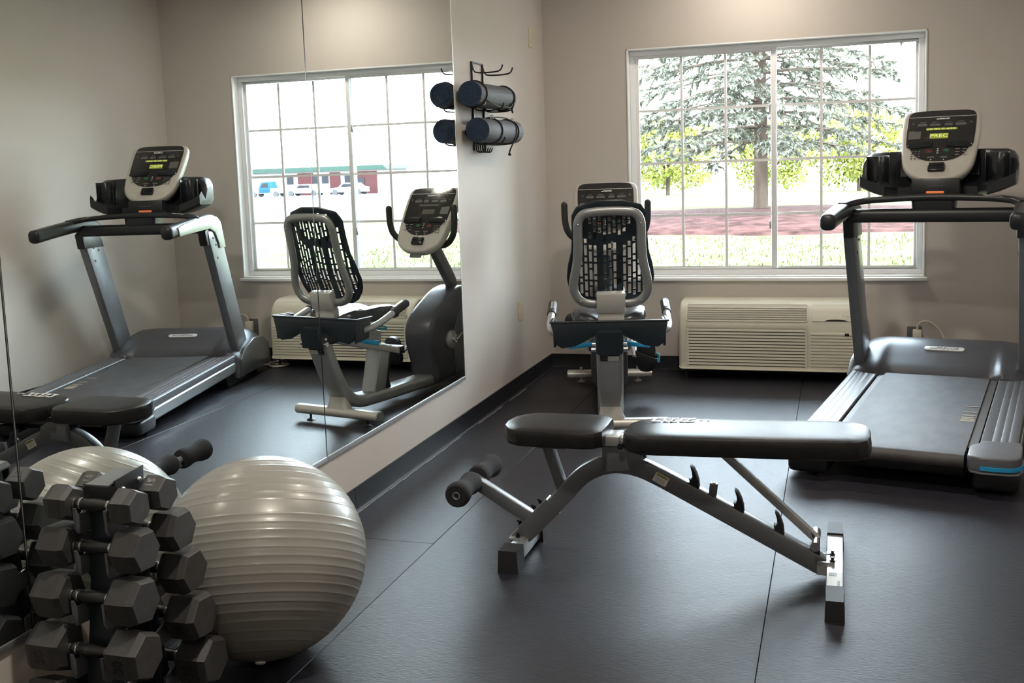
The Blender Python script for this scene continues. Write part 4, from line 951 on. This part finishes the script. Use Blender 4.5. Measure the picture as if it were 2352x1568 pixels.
# grass tufts near the bed
b = B(); rg = random.Random(9)
for i in range(2600):
    x, y = rg.uniform(-4, 4.5), rg.uniform(4.2, 8.6); z = gz(y)
    if ((x-TX-.3)/4.9)**2+((y-11.4)/3.25)**2 < 1: continue
    h = rg.uniform(.02, .06); a = rg.uniform(0, 3.14); dx, dy = .012*math.cos(a), .012*math.sin(a); lx, ly = rg.uniform(-.02, .02), rg.uniform(-.02, .02)
    b.add([(x-dx, y-dy, z-.01), (x+dx, y+dy, z-.01), (x+lx, y+ly, z+h)], [(0, 1, 2)])
go = obj('grass', b, M['lawn'], smooth=False); tag(go, 'tufts of yellow green grass between the window and the mulch', 'grass', kind='stuff')

def spruce():
    t = thing('spruce_tree', 'blue spruce with a bare lower trunk standing in the mulch bed', 'tree', (TX, TY, TZ)); rg = random.Random(12)
    path = [(.012*math.sin(z*1.3), .01*math.cos(z), z) for z in [0, .05, .2, .6, 1.2, 2, 3, 4, 5.5, 7, 9]]
    scl = [1.35, 1.12, 1.0, .96, .93, .90, .84, .76, .6, .42, .1]
    b = B(); b.tube([(p[0], p[1], p[2]-.05) for p in path], r=.135, n=18, scl=scl); obj('trunk', b, M['bark'], t)
    br, nd = B(), B()
    def spray(P, D, L, seg):
        # a twig with needle blades all round
        Dn = D.normalized(); Q = P+D*L
        br.tube([P, (P+Q)/2+Vector((0, 0, -.02*L)), Q], r=.006, n=4, cap=False, scl=[1, .8, .4])
        for i in range(seg):
            s = (i+.5)/seg; c = P+(Q-P)*s; a = rg.uniform(0, 6.28); ax = Vector((math.cos(a), math.sin(a), rg.uniform(-.3, .8))).cross(Dn)
            if ax.length < 1e-3: continue
            ax.normalize(); l = rg.uniform(.05, .085); w = rg.uniform(.010, .022); tip = c+Dn*l*.9+ax*l*.75
            sd = Dn.cross(ax).normalized()*w
            nd.add([c-sd, c+sd, tip+sd*.5, tip-sd*.5], [(0, 1, 2, 3)])
    whorls = [1.30, 1.55, 1.80, 2.05, 2.30, 2.55, 2.80, 3.05, 3.35, 3.7, 4.1, 4.6, 5.1, 5.7, 6.4, 7.2]
    for wi, z in enumerate(whorls):
        n = 7 if z < 3.5 else 6; off = rg.uniform(0, 6.28)
        Lm = (2.5+.6*min(1, (z-1.3)/.7)) * max(.18, 1-(z-1.8)/8.5)
        for k in range(n):
            a = off+2*math.pi*k/n+rg.uniform(-.25, .25); L = Lm*rg.uniform(.75, 1.12); d = Vector((math.cos(a), math.sin(a), 0)); sd = Vector((-d.y, d.x, 0))
            dr = rg.uniform(.10, .32)
            pts = []
            for i in range(9):
                s = i/8; pts.append(Vector((0, 0, z))+d*(L*s)+sd*(.10*math.sin(s*3+k)*s)+Vector((0, 0, L*(.10*s-(dr+.16)*s*s+.14*s**3))))
            br.tube(pts, r=.022, n=5, cap=False, scl=[1.1, 1, .9, .8, .7, .6, .48, .35, .2])
            low = z < 1.5
            for i in range(2, 9):
                for sg in (-1, 1):
                    for rep in range(2):
                        if rg.random() < (.30 if low else .10)+(.35 if i < 4 else 0): continue
                        p = pts[i]+(pts[max(0, i-1)]-pts[i])*rg.random()
                        ln = rg.uniform(.25, .55)*(1-.5*(i/9)); D = (d*rg.uniform(.35, .9)+sd*sg*rg.uniform(.4, 1.0)+Vector((0, 0, rg.uniform(-.55, .05)))).normalized()
                        spray(p, D, ln, 15 if z < 4.2 else 6)
                        if z < 4.2:
                            m = p+D*ln*.55; D2 = (D+sd*sg*.6*(-1 if rep else 1)+Vector((0, 0, -.35))).normalized(); spray(m, D2, ln*.55, 9)
    obj('branches', br, M['twig'], t); obj('needles', nd, M['needle'], t, smooth=False)
spruce()
def bush(x, y, h, w, label, seed):
    z = gz(y); t = thing('leafy_tree', label, 'tree', (x, y, z), 0, 'leafy trees behind the spruce'); rg = random.Random(seed)
    b = B(); b.tube([(0, 0, -.1), (.05, 0, h*.5), (0, .05, h*.8)], r=.08, n=8, scl=[1, .8, .4])
    for i in range(6):
        a = rg.uniform(0, 6.28); b.tube([(0, 0, h*.3), (w*.2*math.cos(a), w*.2*math.sin(a), h*.55), (w*.38*math.cos(a), w*.38*math.sin(a), h*.75)], r=.03, n=5, scl=[1, .7, .3])
    obj('trunk', b, M['bark'], t); nd = B()
    for i in range(4200):
        u, v, q = rg.gauss(0, 1), rg.gauss(0, 1), rg.gauss(0, 1); m = math.sqrt(u*u+v*v+q*q); k = rg.uniform(.45, 1)**.5
        lump = 1+.22*math.sin(3*math.atan2(v, u)+seed)+.12*math.sin(5*q/m*2+seed)
        c = Vector((u/m*k*w*.5*lump, v/m*k*w*.5*lump, h*.56+q/m*k*h*.46*lump))
        a = Vector((rg.gauss(0, 1), rg.gauss(0, 1), rg.gauss(0, 1))).normalized(); e = a.orthogonal().normalized(); s = rg.uniform(.05, .11)
        nd.add([c-a*s, c+e*s*.6, c+a*s, c-e*s*.6], [(0, 1, 2, 3)])
    obj('foliage', nd, M['leaf'], t, smooth=False)
bl = ['wide yellow green tree at the left side of the window', 'low yellow green tree left of the spruce trunk', 'small yellow green tree just behind the spruce trunk', 'round yellow green tree right of the spruce trunk', 'tall yellow green tree toward the right window sash', 'yellow green tree behind the treadmill console', 'yellow green tree furthest right, past the window edge']
for i, (x, y, h, w) in enumerate([(-7.6, 28, 3.3, 3.0), (-4.3, 33, 2.9, 3.3), (-.7, 38, 2.9, 3.4), (2.6, 32, 2.9, 3.3), (6.2, 37, 3.6, 3.4), (10.2, 33, 3.2, 3.2), (-12, 35, 4.0, 4.0)]):
    bush(x, y, h, w, bl[i] if i < 6 else 'yellow green tree furthest left behind the window wall', 20+i)

# far building, pickup and cars seen only in the mirror
def far():
    d = Vector((55.6-68.2, 0, 0)).normalized(); Y = 112; zg = -1.0
    t = thing('building', 'long low white building with red panels across the road, seen in the mirror', 'building', (61.6, Y+5, zg))
    obj('wall', B().box((0, 0, 1.55), (19, 7, 3.1)), M['cream'], t)
    obj('roof', B().prism([(-10, 3.0), (10, 3.0), (9.4, 3.55), (-9.4, 3.55)], 'y', -4, 4), M['roofg'], t)
    for x, w in ((1.6, 2.2), (-2.6, 1.5), (-6.6, 3.6)):
        obj('red_panel', B().box((x, -3.53, 1.4), (w, .06, 2.8)), M['redp'], t)
    for x in (.1, 3.8, -1.2, -4.4):
        obj('window', B().box((x, -3.55, 1.9), (.9, .08, .9)), M['winb'], t)
    obj('fence_panel', B().box((-6.0, -3.62, 1.1), (1.4, .06, 1.9)), M['winb'], t)
    def vehicle(name, lbl, cat, x, y, cabm, bodym, pickup):
        v = thing(name, lbl, cat, (x, y, zg))
        if pickup:
            obj('body', B().prism([(-2.6, .45), (2.6, .45), (2.65, .8), (2.5, 1.05), (-2.6, 1.05)], 'y', -.9, .9, bev=.05), bodym, v)
            obj('cab', B().prism([(-.75, .5), (.85, .5), (.9, 1.1), (.45, 1.85), (-.55, 1.9), (-.75, 1.1)], 'y', -.92, .92, bev=.05), cabm, v)
            obj('cab_window', B().prism([(-.5, 1.2), (.6, 1.2), (.3, 1.7), (-.42, 1.74)], 'y', -.935, .935), M['winb'], v)
        else:
            obj('body', B().prism([(-2.2, .35), (2.2, .35), (2.25, .8), (1.2, .95), (.6, 1.42), (-1.1, 1.42), (-1.7, .98), (-2.2, .9)], 'y', -.85, .85, bev=.06), bodym, v)
            obj('side_window', B().prism([(-1.0, .98), (.9, .95), (.5, 1.34), (-.9, 1.34)], 'y', -.862, .862), M['winb'], v)
        for wx in (-1.5, 1.6):
            for wy in (-.86, .86):
                obj('wheel', B().lathe([(.2, -.1), (.36, -.1), (.36, .1), (.2, .1)], 18, T=Matrix.Translation((wx, wy, .36)) @ Matrix.Rotation(R(90), 4, 'X')), M['rubber'], v)
    vehicle('pickup_truck', 'blue and white pickup truck parked by the white building', 'truck', 66.0, Y-3, M['tblue'], M['carw'], True)
    vehicle('car', 'white car parked in front of the red panels', 'car', 60.8, Y-3, None, M['carw'], False)
    vehicle('car', 'white car at the right end of the building in the mirror', 'car', 54.8, Y-3, None, M['carw'], False)
far()

# ------------------------------------------------------------------ light
w = bpy.data.worlds.new('sky'); sc.world = w; w.use_nodes = True; nt = w.node_tree
bg = nt.nodes['Background']; tc = nt.nodes.new('ShaderNodeTexCoord'); sp = nt.nodes.new('ShaderNodeSeparateXYZ'); rm = nt.nodes.new('ShaderNodeValToRGB')
nt.links.new(tc.outputs['Generated'], sp.inputs[0]); nt.links.new(sp.outputs['Z'], rm.inputs['Fac']); nt.links.new(rm.outputs['Color'], bg.inputs['Color'])
rm.color_ramp.elements[0].position = 0.0; rm.color_ramp.elements[0].color = (.87, .94, 1, 1)
rm.color_ramp.elements[1].position = 0.7; rm.color_ramp.elements[1].color = (.68, .83, 1, 1)
bg.inputs['Strength'].default_value = 17.0
su = bpy.data.lights.new('sun', 'SUN'); su.energy = 9.0; su.angle = R(3); su.color = (1, .95, .86)
so = bpy.data.objects.new('sun', su); C.objects.link(so); so.location = (8, 6, 12)
so.rotation_euler = Vector((-.85, -.10, -1.0)).to_track_quat('-Z', 'Y').to_euler()

# ------------------------------------------------------------------ camera
yaw, pitch, roll = 0.30491237889590306, -0.11767917047325845, 0.03406814309348193
F, PY = 2392.015, 672.43
Rm = Matrix.Rotation(yaw, 3, 'Z') @ Matrix.Rotation(pitch, 3, 'X') @ Matrix.Rotation(roll, 3, 'Y')
cd = bpy.data.cameras.new('camera'); cam = bpy.data.objects.new('camera', cd); C.objects.link(cam)
rgt, fwd, up = Rm.col[0], Rm.col[1], Rm.col[2]
cam.matrix_world = basis((1.88065, -6.84, 1.36651), rgt, up, -fwd)
cd.sensor_width = 36.0; cd.sensor_fit = 'HORIZONTAL'; cd.lens = F/2352*36.0; cd.shift_x = 0; cd.shift_y = -(784-PY)/2352; cd.clip_start = .05; cd.clip_end = 600
sc.camera = cam
sc.view_settings.view_transform = 'Standard'; sc.view_settings.look = 'None'; sc.view_settings.gamma = 1; sc.view_settings.use_curve_mapping = False
sc.view_settings.exposure = 0.90
sc.cycles.max_bounces = 10; sc.cycles.diffuse_bounces = 5; sc.cycles.glossy_bounces = 5; sc.cycles.transparent_max_bounces = 12; sc.cycles.transmission_bounces = 4
sc.cycles.use_denoising = True; sc.cycles.sample_clamp_indirect = 8; sc.cycles.blur_glossy = 1.0
